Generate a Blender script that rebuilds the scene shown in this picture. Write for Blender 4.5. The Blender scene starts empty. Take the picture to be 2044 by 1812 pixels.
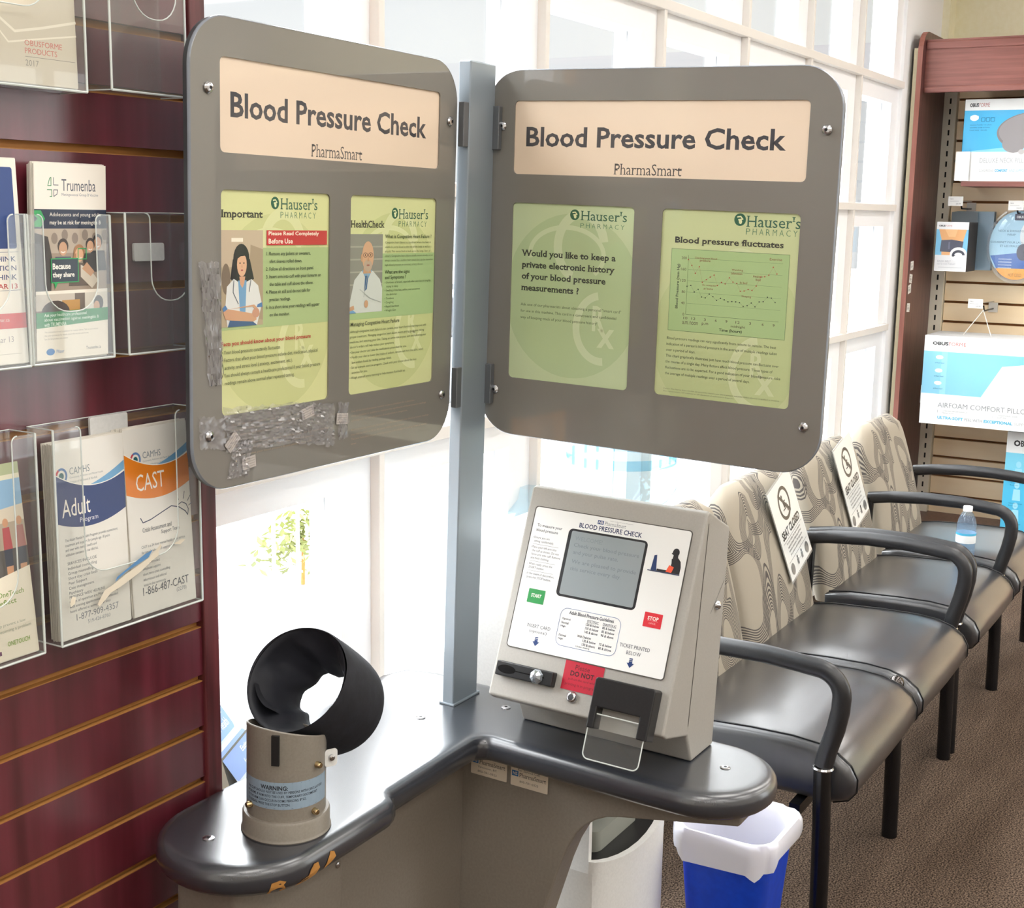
import bpy, bmesh, math, random
from mathutils import Matrix, Vector
random.seed(7)
SC = bpy.context.scene
COL = SC.collection

# ------------------------------------------------------------------ camera
cam_d = bpy.data.cameras.new('camera')
cam = bpy.data.objects.new('camera', cam_d)
COL.objects.link(cam)
cam_d.sensor_fit = 'HORIZONTAL'
cam_d.sensor_width = 36.0
cam_d.lens = 2656.3 / 2044 * 36.0
cam_d.clip_start = 0.05
cam_d.clip_end = 300
RX = Vector((0.5106005, -0.85965078, 0.01696071))
RD = Vector((-0.14547219, -0.10581298, -0.98368768))
RF = Vector((0.84742254, 0.49980411, -0.17908345))
cm = Matrix.Identity(4)
for i in range(3):
    cm[i][0] = RX[i]; cm[i][1] = -RD[i]; cm[i][2] = -RF[i]
cm[2][3] = 1.62
cam.matrix_world = cm
SC.camera = cam

# ------------------------------------------------------------------ view + world + lamps
vs = SC.view_settings
vs.view_transform = 'Standard'; vs.look = 'None'; vs.exposure = 0.0; vs.gamma = 1.0
vs.use_curve_mapping = False
SC.cycles.max_bounces = 12
SC.cycles.transparent_max_bounces = 24
SC.cycles.caustics_reflective = False
SC.cycles.caustics_refractive = False
SC.cycles.sample_clamp_indirect = 6.0

def lin(h):
    h = h.lstrip('#')
    c = [int(h[i:i + 2], 16) / 255 for i in (0, 2, 4)]
    return tuple((x / 12.92 if x <= .04045 else ((x + .055) / 1.055) ** 2.4) for x in c) + (1.0,)

# overcast sky: pale near the horizon, much brighter higher up
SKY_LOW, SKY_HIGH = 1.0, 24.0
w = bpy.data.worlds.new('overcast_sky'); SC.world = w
w.use_nodes = True
nt = w.node_tree; nt.nodes.clear()
wo = nt.nodes.new('ShaderNodeOutputWorld'); bg = nt.nodes.new('ShaderNodeBackground')
tc = nt.nodes.new('ShaderNodeTexCoord'); sx = nt.nodes.new('ShaderNodeSeparateXYZ')
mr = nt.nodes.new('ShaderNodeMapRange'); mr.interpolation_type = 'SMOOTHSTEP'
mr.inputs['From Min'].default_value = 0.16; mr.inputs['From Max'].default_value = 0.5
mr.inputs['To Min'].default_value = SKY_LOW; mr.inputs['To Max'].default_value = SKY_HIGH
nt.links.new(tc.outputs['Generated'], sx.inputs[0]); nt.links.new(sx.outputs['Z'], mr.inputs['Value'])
mg = nt.nodes.new('ShaderNodeMapRange'); mg.interpolation_type = 'SMOOTHSTEP'      # extra glow added to the sky behind the camera, for the slatwall sheen
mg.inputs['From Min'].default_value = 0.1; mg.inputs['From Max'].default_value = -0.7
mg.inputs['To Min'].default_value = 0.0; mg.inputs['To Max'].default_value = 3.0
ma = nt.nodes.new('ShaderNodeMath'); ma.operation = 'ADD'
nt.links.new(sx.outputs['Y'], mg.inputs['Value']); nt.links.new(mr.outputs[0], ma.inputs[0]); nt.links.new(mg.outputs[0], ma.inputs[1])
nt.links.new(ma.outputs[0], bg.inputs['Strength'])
bg.inputs['Color'].default_value = (0.96, 0.98, 1.0, 1)
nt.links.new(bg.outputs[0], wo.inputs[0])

CEIL = 2.95
LAMP_STRENGTH = 8.4
LAMP_COL = (1.0, 0.965, 0.915)

# ------------------------------------------------------------------ materials
MATS = {}
def newmat(name):
    m = bpy.data.materials.new(name); m.use_nodes = True
    return m, m.node_tree.nodes, m.node_tree.links, m.node_tree.nodes['Principled BSDF']

def pm(name, col, rough=.5, metal=0, coat=0, spec=.5, coat_rough=.03, emis=None):
    if name in MATS: return MATS[name]
    m, N, L, b = newmat(name)
    b.inputs['Base Color'].default_value = lin(col) if isinstance(col, str) else tuple(col) + (1,)
    b.inputs['Roughness'].default_value = rough
    b.inputs['Metallic'].default_value = metal
    b.inputs['Specular IOR Level'].default_value = spec
    b.inputs['Coat Weight'].default_value = coat
    b.inputs['Coat Roughness'].default_value = coat_rough
    if emis:
        b.inputs['Emission Color'].default_value = tuple(emis[0]) + (1,)
        b.inputs['Emission Strength'].default_value = emis[1]
    MATS[name] = m
    return m

def noise_mat(name, c1, c2, scale, rough=.5, detail=4, stretch=(1, 1, 1), bump=0, coat=0, spec=.5, lo=.35, hi=.65, bscale=None, coords='Object', coat_rough=.1):
    if name in MATS: return MATS[name]
    m, N, L, b = newmat(name)
    t = N.new('ShaderNodeTexCoord'); mp = N.new('ShaderNodeMapping'); mp.inputs['Scale'].default_value = stretch
    n = N.new('ShaderNodeTexNoise'); n.inputs['Scale'].default_value = scale; n.inputs['Detail'].default_value = detail
    r = N.new('ShaderNodeValToRGB')
    r.color_ramp.elements[0].position = lo; r.color_ramp.elements[1].position = hi
    r.color_ramp.elements[0].color = lin(c1); r.color_ramp.elements[1].color = lin(c2)
    L.new(t.outputs[coords], mp.inputs[0]); L.new(mp.outputs[0], n.inputs['Vector'])
    L.new(n.outputs['Fac'], r.inputs[0]); L.new(r.outputs[0], b.inputs['Base Color'])
    b.inputs['Roughness'].default_value = rough; b.inputs['Coat Weight'].default_value = coat
    b.inputs['Coat Roughness'].default_value = coat_rough
    b.inputs['Specular IOR Level'].default_value = spec
    if bump:
        n2 = N.new('ShaderNodeTexNoise'); n2.inputs['Scale'].default_value = bscale or scale; n2.inputs['Detail'].default_value = 3
        L.new(mp.outputs[0], n2.inputs['Vector'])
        bp = N.new('ShaderNodeBump'); bp.inputs['Strength'].default_value = bump; bp.inputs['Distance'].default_value = .004
        L.new(n2.outputs['Fac'], bp.inputs['Height']); L.new(bp.outputs[0], b.inputs['Normal'])
    MATS[name] = m
    return m

def clear_mat(name, tint, refl=1.0, rough=.02, haze=0.0, hazecol='#ffffff'):
    if name in MATS: return MATS[name]
    m = bpy.data.materials.new(name); m.use_nodes = True
    N = m.node_tree.nodes; L = m.node_tree.links; N.clear()
    o = N.new('ShaderNodeOutputMaterial'); tr = N.new('ShaderNodeBsdfTransparent'); gl = N.new('ShaderNodeBsdfGlossy')
    tr.inputs[0].default_value = tuple(tint) + (1,); gl.inputs['Roughness'].default_value = rough
    lw = N.new('ShaderNodeLayerWeight'); lw.inputs['Blend'].default_value = .5
    fr = N.new('ShaderNodeMath'); fr.operation = 'POWER'; fr.inputs[1].default_value = 5
    L.new(lw.outputs['Facing'], fr.inputs[0])
    mu = N.new('ShaderNodeMath'); mu.operation = 'MULTIPLY_ADD'; mu.inputs[1].default_value = .8 * refl; mu.inputs[2].default_value = .03 * refl; mu.use_clamp = True
    mx = N.new('ShaderNodeMixShader')
    L.new(fr.outputs[0], mu.inputs[0]); L.new(mu.outputs[0], mx.inputs[0])
    base = tr
    if haze:
        df = N.new('ShaderNodeBsdfDiffuse'); df.inputs[0].default_value = lin(hazecol)
        m2 = N.new('ShaderNodeMixShader'); m2.inputs[0].default_value = haze
        L.new(tr.outputs[0], m2.inputs[1]); L.new(df.outputs[0], m2.inputs[2]); base = m2
    L.new(base.outputs[0], mx.inputs[1]); L.new(gl.outputs[0], mx.inputs[2]); L.new(mx.outputs[0], o.inputs[0])
    MATS[name] = m
    return m

def fabric_mat():
    m, N, L, b = newmat('loop pattern upholstery')
    t = N.new('ShaderNodeTexCoord'); mp = N.new('ShaderNodeMapping'); mp.inputs['Scale'].default_value = (6.6, 1.5, 3.7)
    L.new(t.outputs['Object'], mp.inputs[0])
    nz = N.new('ShaderNodeTexNoise'); nz.inputs['Scale'].default_value = .9; nz.inputs['Detail'].default_value = 1
    L.new(mp.outputs[0], nz.inputs['Vector'])
    sub = N.new('ShaderNodeVectorMath'); sub.operation = 'SCALE'; sub.inputs['Scale'].default_value = .9
    L.new(nz.outputs['Color'], sub.inputs[0])
    ad = N.new('ShaderNodeVectorMath'); ad.operation = 'ADD'
    L.new(mp.outputs[0], ad.inputs[0]); L.new(sub.outputs[0], ad.inputs[1])
    def ring(feature, rnd, lo, hi, freq, off):
        a2 = N.new('ShaderNodeVectorMath'); a2.operation = 'ADD'; a2.inputs[1].default_value = off
        L.new(ad.outputs[0], a2.inputs[0])
        sp = N.new('ShaderNodeSeparateXYZ'); L.new(a2.outputs[0], sp.inputs[0])
        cb = N.new('ShaderNodeCombineXYZ'); L.new(sp.outputs['X'], cb.inputs['X']); L.new(sp.outputs['Z'], cb.inputs['Y'])
        v = N.new('ShaderNodeTexVoronoi'); v.voronoi_dimensions = '2D'; v.feature = feature
        v.inputs['Scale'].default_value = 1.0; v.inputs['Randomness'].default_value = rnd
        L.new(cb.outputs[0], v.inputs['Vector'])
        d = v.outputs['Distance']
        g1 = N.new('ShaderNodeMath'); g1.operation = 'GREATER_THAN'; g1.inputs[1].default_value = lo; L.new(d, g1.inputs[0])
        g2 = N.new('ShaderNodeMath'); g2.operation = 'LESS_THAN'; g2.inputs[1].default_value = hi; L.new(d, g2.inputs[0])
        fm = N.new('ShaderNodeMath'); fm.operation = 'MULTIPLY'; fm.inputs[1].default_value = freq; L.new(d, fm.inputs[0])
        fr = N.new('ShaderNodeMath'); fr.operation = 'FRACT'; L.new(fm.outputs[0], fr.inputs[0])
        g3 = N.new('ShaderNodeMath'); g3.operation = 'LESS_THAN'; g3.inputs[1].default_value = .52; L.new(fr.outputs[0], g3.inputs[0])
        m1 = N.new('ShaderNodeMath'); m1.operation = 'MULTIPLY'; L.new(g1.outputs[0], m1.inputs[0]); L.new(g2.outputs[0], m1.inputs[1])
        m2 = N.new('ShaderNodeMath'); m2.operation = 'MULTIPLY'; L.new(m1.outputs[0], m2.inputs[0]); L.new(g3.outputs[0], m2.inputs[1])
        return m2.outputs[0]
    r1 = ring('F1', .7, .19, .40, 42, (0, 0, 0))
    r2 = ring('F1', .85, .40, .56, 42, (3.3, 0, 1.7))
    mx = N.new('ShaderNodeMath'); mx.operation = 'MAXIMUM'; L.new(r1, mx.inputs[0]); L.new(r2, mx.inputs[1])
    mc = N.new('ShaderNodeMix'); mc.data_type = 'RGBA'
    mc.inputs[6].default_value = lin('#a59c8d'); mc.inputs[7].default_value = lin('#514c49')
    L.new(mx.outputs[0], mc.inputs[0]); L.new(mc.outputs[2], b.inputs['Base Color'])
    b.inputs['Roughness'].default_value = .75
    MATS['fabric'] = m
    return m

def carpet_mat():
    m, N, L, b = newmat('brown flecked carpet')
    t = N.new('ShaderNodeTexCoord')
    n1 = N.new('ShaderNodeTexNoise'); n1.inputs['Scale'].default_value = 230; n1.inputs['Detail'].default_value = 2
    n2 = N.new('ShaderNodeTexNoise'); n2.inputs['Scale'].default_value = 5; n2.inputs['Detail'].default_value = 5
    mp = N.new('ShaderNodeMapping'); mp.inputs['Scale'].default_value = (.5, 2.2, 1)
    L.new(t.outputs['Object'], n1.inputs['Vector']); L.new(t.outputs['Object'], mp.inputs[0]); L.new(mp.outputs[0], n2.inputs['Vector'])
    r1 = N.new('ShaderNodeValToRGB'); r1.color_ramp.elements[0].position = .38; r1.color_ramp.elements[1].position = .68
    r1.color_ramp.elements[0].color = lin('#231a14'); r1.color_ramp.elements[1].color = lin('#7c6a5b')
    r2 = N.new('ShaderNodeValToRGB'); r2.color_ramp.elements[0].position = .35; r2.color_ramp.elements[1].position = .7
    r2.color_ramp.elements[0].color = (.75, .72, .7, 1); r2.color_ramp.elements[1].color = (1.1, 1.1, 1.1, 1)
    mx = N.new('ShaderNodeMix'); mx.data_type = 'RGBA'; mx.blend_type = 'MULTIPLY'; mx.inputs[0].default_value = 1
    L.new(n1.outputs['Fac'], r1.inputs[0]); L.new(n2.outputs['Fac'], r2.inputs[0])
    L.new(r1.outputs[0], mx.inputs[6]); L.new(r2.outputs[0], mx.inputs[7]); L.new(mx.outputs[2], b.inputs['Base Color'])
    b.inputs['Roughness'].default_value = .95; b.inputs['Specular IOR Level'].default_value = .1
    bp = N.new('ShaderNodeBump'); bp.inputs['Strength'].default_value = .5; bp.inputs['Distance'].default_value = .004
    L.new(n1.outputs['Fac'], bp.inputs['Height']); L.new(bp.outputs[0], b.inputs['Normal'])
    return m

BURG = noise_mat('burgundy wood laminate', '#4c141d', '#682632', 3.2, rough=.34, stretch=(9, 9, .5), spec=.7, detail=5, coat=.8, coat_rough=.22)
BURG_TRIM = noise_mat('burgundy grained trim', '#4a1c1e', '#733236', 14, rough=.4, stretch=(4, 4, .25), detail=6)
MDF = pm('brown groove board', '#a8743a', .7)
CHERRY = noise_mat('cherry laminate', '#75443c', '#8d584e', 12, rough=.45, stretch=(1, .25, 6), detail=6)
CHERRY_V = noise_mat('dark cherry side panel', '#4f2b2a', '#66403b', 12, rough=.35, stretch=(3, 6, .3), detail=6)
CHERRY_EDGE = noise_mat('cherry edge band', '#8c5549', '#9f6558', 12, rough=.45, stretch=(3, 3, .3), detail=6)
MAPLE = noise_mat('maple slat board', '#f6dcb4', '#fce6c4', 6, rough=.45, stretch=(1, .3, 2), detail=4)
WALL = noise_mat('pale yellow wall paint', '#f2ecca', '#f5f0d2', 40, rough=.8)
WALL_BACK = noise_mat('warm cream wall paint', '#d6d0c6', '#dcd7ce', 40, rough=.8)
CEILM = noise_mat('white ceiling tile', '#dedad2', '#efece6', 90, rough=.9)
FRAME = pm('white window frame paint', '#fbfcff', .45)
BAR = pm('grey muntin bar', '#e9e4de', .45)
SILL = pm('white sill paint', '#f3f3f1', .4)
CARPET = carpet_mat()
GREY_PAINT = pm('grey painted acrylic', '#75716a', .45, coat=1.0, coat_rough=.02)
PANEL_BACK = pm('dark grey sign edge', '#3f4145', .4)
EDGE_CLEAR = pm('acrylic edge', '#868d98', .2, coat=.5)
POST = pm('silver grey powder coat', '#8d979f', .35, metal=.35)
HINGE = pm('grey hinge steel', '#6d7074', .35, metal=.5)
COUNTER = noise_mat('charcoal moulded counter', '#2c2f36', '#31343b', 300, rough=.27, spec=.8, coat=.9, coat_rough=.27)
BODY = noise_mat('greige kiosk sheet', '#7d746a', '#827a70', 200, rough=.55)
UNIT = noise_mat('warm grey enamel', '#a5a29c', '#a9a6a0', 300, rough=.42)
STEEL = pm('polished steel', '#c9c9cc', .18, metal=1)
BLACK = noise_mat('black moulded plastic', '#141416', '#1a1a1c', 300, rough=.32)
CYL = noise_mat('taupe enamel tube', '#847d73', '#8a8379', 300, rough=.38)
CUFF = noise_mat('black cuff nylon', '#15161c', '#1d1e26', 60, rough=.78, bump=.25, bscale=40)
CUFF_IN = noise_mat('black cuff bladder', '#16171d', '#20222b', 9, rough=.66, bump=.9, bscale=16)
VINYL = noise_mat('black vinyl upholstery', '#26272b', '#2c2d32', 8, rough=.33, stretch=(1, 4, 1), spec=.8, coat=1.0, coat_rough=.24, bump=.06, bscale=220)
URETH = noise_mat('black armrest urethane', '#1d1e21', '#222327', 300, rough=.34, spec=.7)
LEGM = pm('black leg enamel', '#0d0d0f', .25)
FABRIC = fabric_mat()
CLEAR = clear_mat('clear acrylic', (.965, .97, .965), haze=.03, hazecol='#eef2f0')
CLEAR_EDGE = clear_mat('clear acrylic edge', (.85, .93, .88), haze=.75, hazecol='#f2f7f4')
GLASS = clear_mat('window glass', (.97, .98, .98))
BOTTLE = clear_mat('pale blue bottle plastic', (.80, .89, .97), haze=.12, hazecol='#bcd8f5', rough=.05)
JUG = clear_mat('blue jug plastic', (.84, .94, .99), haze=.04, hazecol='#9fd6ee', rough=.05)
JUG_DEEP = clear_mat('deep blue jug rib', (.55, .82, .95), haze=.12, hazecol='#5bb6e0', rough=.05)
TAPE = clear_mat('clear packing tape', (.93, .93, .95), refl=2.5, rough=.16, haze=.14, hazecol='#e6e2e6')
BLISTER = clear_mat('blister plastic', (.93, .95, .97), haze=.06)
WHITE_P = noise_mat('white appliance plastic', '#dcdcda', '#e2e2e0', 200, rough=.35)
BIN = noise_mat('blue bin plastic', '#1049dc', '#1550e6', 60, rough=.4)
PAPER_EDGE = noise_mat('stacked paper edges', '#d8d2c6', '#f2ede2', 30, rough=.8, stretch=(1, 30, .2))

def pcol(h, coat=0.0, rough=.55):
    return pm('print %s %s %s' % (h, coat, rough), h, rough, coat=coat)

# ------------------------------------------------------------------ mesh builder
class M:
    def __init__(s):
        s.v = []; s.f = []; s.mi = []; s.mats = []
    def m(s, mat):
        if mat not in s.mats: s.mats.append(mat)
        return s.mats.index(mat)
    def add(s, vs, fs, mat, T=None):
        o = len(s.v); k = s.m(mat)
        s.v += [tuple(T @ Vector(v)) if T else tuple(v) for v in vs]
        s.f += [tuple(i + o for i in f) for f in fs]; s.mi += [k] * len(fs)
        return s
    def box(s, x0, x1, y0, y1, z0, z1, mat, T=None):
        vs = [(x, y, z) for z in (z0, z1) for y in (y0, y1) for x in (x0, x1)]
        return s.add(vs, [(0, 2, 3, 1), (4, 5, 7, 6), (0, 1, 5, 4), (2, 6, 7, 3), (0, 4, 6, 2), (1, 3, 7, 5)], mat, T)
    def prism(s, poly, a0, a1, mat, axis='z', T=None, capmat=None):
        # poly in the two other axes, extruded along axis
        def p(u, v, a):
            return {'z': (u, v, a), 'x': (a, u, v), 'y': (u, a, v)}[axis]
        n = len(poly)
        vs = [p(u, v, a0) for u, v in poly] + [p(u, v, a1) for u, v in poly]
        area = sum(poly[i][0] * poly[(i + 1) % n][1] - poly[(i + 1) % n][0] * poly[i][1] for i in range(n))
        flip = (area < 0) ^ (axis == 'y') ^ (a1 < a0)
        caps = [tuple(range(n - 1, -1, -1)), tuple(range(n, 2 * n))]
        side = [(i, (i + 1) % n, n + (i + 1) % n, n + i) for i in range(n)]
        if flip:
            caps = [c[::-1] for c in caps]; side = [c[::-1] for c in side]
        s.add(vs, side, mat, T)
        o = len(s.v) - 2 * n
        k = s.m(capmat or mat)
        s.f += [tuple(i + o for i in c) for c in caps]; s.mi += [k, k]
        return s
    def lathe(s, prof, mat, seg=32, T=None, cap=True, sx=1, sy=1):
        vs = []; fs = []
        for r, z in prof:
            for i in range(seg):
                a = 2 * math.pi * i / seg
                vs.append((r * math.cos(a) * sx, r * math.sin(a) * sy, z))
        for j in range(len(prof) - 1):
            for i in range(seg):
                fs.append((j * seg + i, j * seg + (i + 1) % seg, (j + 1) * seg + (i + 1) % seg, (j + 1) * seg + i))
        if cap:
            fs.append(tuple(range(seg - 1, -1, -1)))
            fs.append(tuple((len(prof) - 1) * seg + i for i in range(seg)))
        return s.add(vs, fs, mat, T)
    def tube(s, path, r, mat, seg=12, T=None, ry=None, cap=True, up=None):
        P = [Vector(p) for p in path]; n = len(P)
        rs = r if isinstance(r, (list, tuple)) else [r] * n
        vs = []; fs = []
        t0 = (P[1] - P[0]).normalized()
        up = Vector(up) if up else (Vector((0, 0, 1)) if abs(t0.z) < .9 else Vector((1, 0, 0)))
        a = t0.cross(up).normalized()
        for i in range(n):
            t = (P[min(i + 1, n - 1)] - P[max(i - 1, 0)]).normalized()
            a = (a - t * a.dot(t)).normalized(); b = t.cross(a)
            for k in range(seg):
                th = 2 * math.pi * k / seg
                vs.append(tuple(P[i] + a * (rs[i] * math.cos(th)) + b * ((ry or rs[i]) * math.sin(th))))
        for i in range(n - 1):
            for k in range(seg):
                fs.append((i * seg + k, i * seg + (k + 1) % seg, (i + 1) * seg + (k + 1) % seg, (i + 1) * seg + k))
        if cap:
            fs.append(tuple(range(seg - 1, -1, -1))); fs.append(tuple((n - 1) * seg + k for k in range(seg)))
        return s.add(vs, fs, mat, T)
    def rings(s, rings, mat, T=None, close=True, cap=True):
        n = len(rings[0]); vs = [p for r in rings for p in r]; fs = []
        for j in range(len(rings) - 1):
            for i in range(n if close else n - 1):
                fs.append((j * n + i, j * n + (i + 1) % n, (j + 1) * n + (i + 1) % n, (j + 1) * n + i))
        if cap:
            fs.append(tuple(range(n - 1, -1, -1))); fs.append(tuple((len(rings) - 1) * n + i for i in range(n)))
        return s.add(vs, fs, mat, T)
    def build(s, name, parent=None, smooth=35, bevel=0, seg=2, T=None, loc=None, fixn=False):
        me = bpy.data.meshes.new(name)
        vs = [tuple(T @ Vector(v)) for v in s.v] if T else s.v
        me.from_pydata(vs, [], s.f)
        for mt in s.mats: me.materials.append(mt)
        me.polygons.foreach_set('material_index', s.mi)
        if fixn:
            bm = bmesh.new(); bm.from_mesh(me); bmesh.ops.recalc_face_normals(bm, faces=bm.faces); bm.to_mesh(me); bm.free()
        if smooth:
            me.polygons.foreach_set('use_smooth', [True] * len(me.polygons))
            me.set_sharp_from_angle(angle=math.radians(smooth))
        me.update()
        o = bpy.data.objects.new(name, me); COL.objects.link(o)
        if parent: o.parent = parent
        if loc: o.location = loc
        if bevel:
            b = o.modifiers.new('edge', 'BEVEL'); b.width = bevel; b.segments = seg; b.limit_method = 'ANGLE'; b.angle_limit = math.radians(40)
            b.harden_normals = False
        return o

def tag(o, label=None, cat=None, group=None, kind=None):
    if label: o['label'] = label
    if cat: o['category'] = cat
    if group: o['group'] = group
    if kind: o['kind'] = kind
    return o
def thing(name, loc, label, cat, group=None, rot=None, mat=None):
    o = bpy.data.objects.new(name, None); COL.objects.link(o)
    o.empty_display_size = .05
    if mat is not None: o.matrix_world = mat
    else:
        o.location = loc
        if rot: o.rotation_euler = rot
    return tag(o, label, cat, group)
def struct(o, kind='structure'):
    o['kind'] = kind; return o
def frame(o, u, v, n=None):
    u = Vector(u).normalized(); v = Vector(v).normalized(); n = Vector(n).normalized() if n else u.cross(v)
    T = Matrix.Identity(4)
    for i in range(3): T[i][0] = u[i]; T[i][1] = v[i]; T[i][2] = n[i]; T[i][3] = o[i]
    return T
def rrect(x0, y0, x1, y1, r, seg=6):
    if not isinstance(r, (list, tuple)): r = [r] * 4
    out = []
    for (cx, cy, a, rr) in ((x1 - r[0], y0 + r[0], -90, r[0]), (x1 - r[1], y1 - r[1], 0, r[1]), (x0 + r[2], y1 - r[2], 90, r[2]), (x0 + r[3], y0 + r[3], 180, r[3])):
        if rr <= 0: out.append((cx, cy)); continue
        for k in range(seg + 1):
            t = math.radians(a + 90 * k / seg)
            out.append((cx + rr * math.cos(t), cy + rr * math.sin(t)))
    return out
def ell(cx, cy, rx, ry, n=24, a0=0, a1=360):
    full = abs(a1 - a0) >= 360
    k = n if full else n + 1
    return [(cx + rx * math.cos(math.radians(a0 + (a1 - a0) * i / n)), cy + ry * math.sin(math.radians(a0 + (a1 - a0) * i / n))) for i in range(k)]

def plate_with_holes(outer, holes, z0, z1):
    """flat plate with openings, as (verts, front, back, side) via a filled 2D curve"""
    cu = bpy.data.curves.new('plate', 'CURVE'); cu.dimensions = '2D'; cu.fill_mode = 'BOTH'
    for lp in [outer] + holes:
        sp = cu.splines.new('POLY'); sp.points.add(len(lp) - 1); sp.use_cyclic_u = True
        for p, (x, y) in zip(sp.points, lp): p.co = (x, y, 0, 1)
    cu.extrude = abs(z1 - z0) / 2
    ob = bpy.data.objects.new('plate', cu); COL.objects.link(ob)
    me = bpy.data.meshes.new_from_object(ob.evaluated_get(bpy.context.evaluated_depsgraph_get()))
    c = (z0 + z1) / 2
    vs = [(v.co.x, v.co.y, v.co.z + c) for v in me.vertices]
    fs = [tuple(p.vertices) for p in me.polygons]; nz = [p.normal.z for p in me.polygons]
    bpy.data.objects.remove(ob); bpy.data.curves.remove(cu); bpy.data.meshes.remove(me)
    return vs, fs, nz

# ------------------------------------------------------------------ lettering
TXT = {}
def glyphs(s, bold=0.0, serif=False):
    key = (s, bold, serif)
    if key in TXT: return TXT[key]
    cu = bpy.data.curves.new('t', 'FONT'); cu.body = s; cu.size = 1; cu.resolution_u = 2; cu.offset = bold
    ob = bpy.data.objects.new('t', cu); COL.objects.link(ob)
    me = bpy.data.meshes.new_from_object(ob.evaluated_get(bpy.context.evaluated_depsgraph_get()))
    vs = [(v.co.x, v.co.y) for v in me.vertices]; fs = [tuple(p.vertices) for p in me.polygons]
    if serif and vs:
        cnt = {}
        for f in fs:
            for i in range(len(f)):
                e = (f[i], f[(i + 1) % len(f)]); k = tuple(sorted(e)); cnt[k] = cnt.get(k, 0) + 1
        ext = .06; th = .045
        for (a, b), c in list(cnt.items()):
            if c != 1: continue
            (xa, ya), (xb, yb) = vs[a], vs[b]
            if abs(ya - yb) > .004 or not (.04 < abs(xa - xb) < .16): continue
            x0, x1 = min(xa, xb) - ext, max(xa, xb) + ext
            low = ya < .25
            y0, y1 = (ya, ya + th) if low else (ya - th, ya)
            o = len(vs); vs += [(x0, y0), (x1, y0), (x1, y1), (x0, y1)]; fs.append((o, o + 1, o + 2, o + 3))
    bpy.data.objects.remove(ob); bpy.data.curves.remove(cu); bpy.data.meshes.remove(me)
    if vs:
        bb = (min(v[0] for v in vs), min(v[1] for v in vs), max(v[0] for v in vs), max(v[1] for v in vs))
    else: bb = (0, 0, 1, 1)
    TXT[key] = (vs, fs, bb)
    return TXT[key]

class Sheet:
    """printed matter in its own flat frame: coloured shapes and lettering, one mesh"""
    def __init__(s, step=4e-5, coat=0.0, rough=.55):
        s.mb = M(); s.z = 0.0; s.step = step; s.coat = coat; s.rough = rough; s.X = None
    def col(s, c): return c if not isinstance(c, str) else pcol(c, s.coat, s.rough)
    def poly(s, pts, c, up=True):
        if up: s.z += s.step
        s.mb.add([(x, y, s.z) for x, y in pts], [tuple(range(len(pts)))], s.col(c)); return s
    def rect(s, x0, y0, x1, y1, c, r=0, up=True):
        return s.poly(rrect(x0, y0, x1, y1, r) if r else [(x0, y0), (x1, y0), (x1, y1), (x0, y1)], c, up)
    def ring(s, cx, cy, rx, ry, w, c, a0=0, a1=360, n=32):
        s.z += s.step
        o = ell(cx, cy, rx, ry, n, a0, a1); i = ell(cx, cy, rx - w, ry - w, n, a0, a1); k = len(o)
        vs = [(x, y, s.z) for x, y in o + i]
        rng = range(k) if abs(a1 - a0) >= 360 else range(k - 1)
        s.mb.add(vs, [(j, (j + 1) % k, k + (j + 1) % k, k + j) for j in rng], s.col(c)); return s
    def line(s, pts, w, c, up=True):
        if up: s.z += s.step
        for (xa, ya), (xb, yb) in zip(pts, pts[1:]):
            d = math.hypot(xb - xa, yb - ya) or 1; nx, ny = -(yb - ya) / d * w / 2, (xb - xa) / d * w / 2
            ax, ay = (xb - xa) / d * w * .3, (yb - ya) / d * w * .3
            s.mb.add([(xa + nx - ax, ya + ny - ay, s.z), (xa - nx - ax, ya - ny - ay, s.z), (xb - nx + ax, yb - ny + ay, s.z), (xb + nx + ax, yb + ny + ay, s.z)], [(0, 1, 2, 3)], s.col(c))
        return s
    def frame(s, x0, y0, x1, y1, w, c, r=0):
        p = rrect(x0, y0, x1, y1, r) if r else [(x0, y0), (x1, y0), (x1, y1), (x0, y1)]
        return s.line(p + [p[0]], w, c)
    def text(s, t, x0, y0, x1, y1, c, bold=0.0, serif=False, rot=0):
        """lettering whose ink fills the box x0..x1, y0..y1"""
        vs, fs, bb = glyphs(t, bold, serif)
        sx = (x1 - x0) / max(1e-6, bb[2] - bb[0]); sy = (y1 - y0) / max(1e-6, bb[3] - bb[1])
        z = s.z + s.step
        out = []
        for x, y in vs:
            px, py = (x - bb[0]) * sx, (y - bb[1]) * sy
            if rot:
                px, py = px * math.cos(rot) - py * math.sin(rot), px * math.sin(rot) + py * math.cos(rot)
            out.append((x0 + px, y0 + py, z))
        s.mb.add(out, fs, s.col(c)); return s
    def lines(s, ls, x, ytop, lh, size, c, bold=0.0, serif=False, wmax=None, align='l', xs=1.0):
        """running text, one baseline per entry"""
        W = [(glyphs(t, bold, serif)[2][2]) if t.strip() else 0 for t in ls]
        sx = size * xs
        if wmax: sx = wmax / max(W)
        z = s.z + s.step
        for i, t in enumerate(ls):
            if not t.strip(): continue
            vs, fs, bb = glyphs(t, bold, serif)
            off = {'l': 0, 'c': -W[i] * sx / 2, 'r': -W[i] * sx}[align]
            yb = ytop - size * .72 - i * lh
            s.mb.add([(x + off + a * sx, yb + b * size, z) for a, b in vs], fs, s.col(c))
        return s
    def build(s, name, parent, T):
        return s.mb.build(name, parent, smooth=0, T=T)

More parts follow.
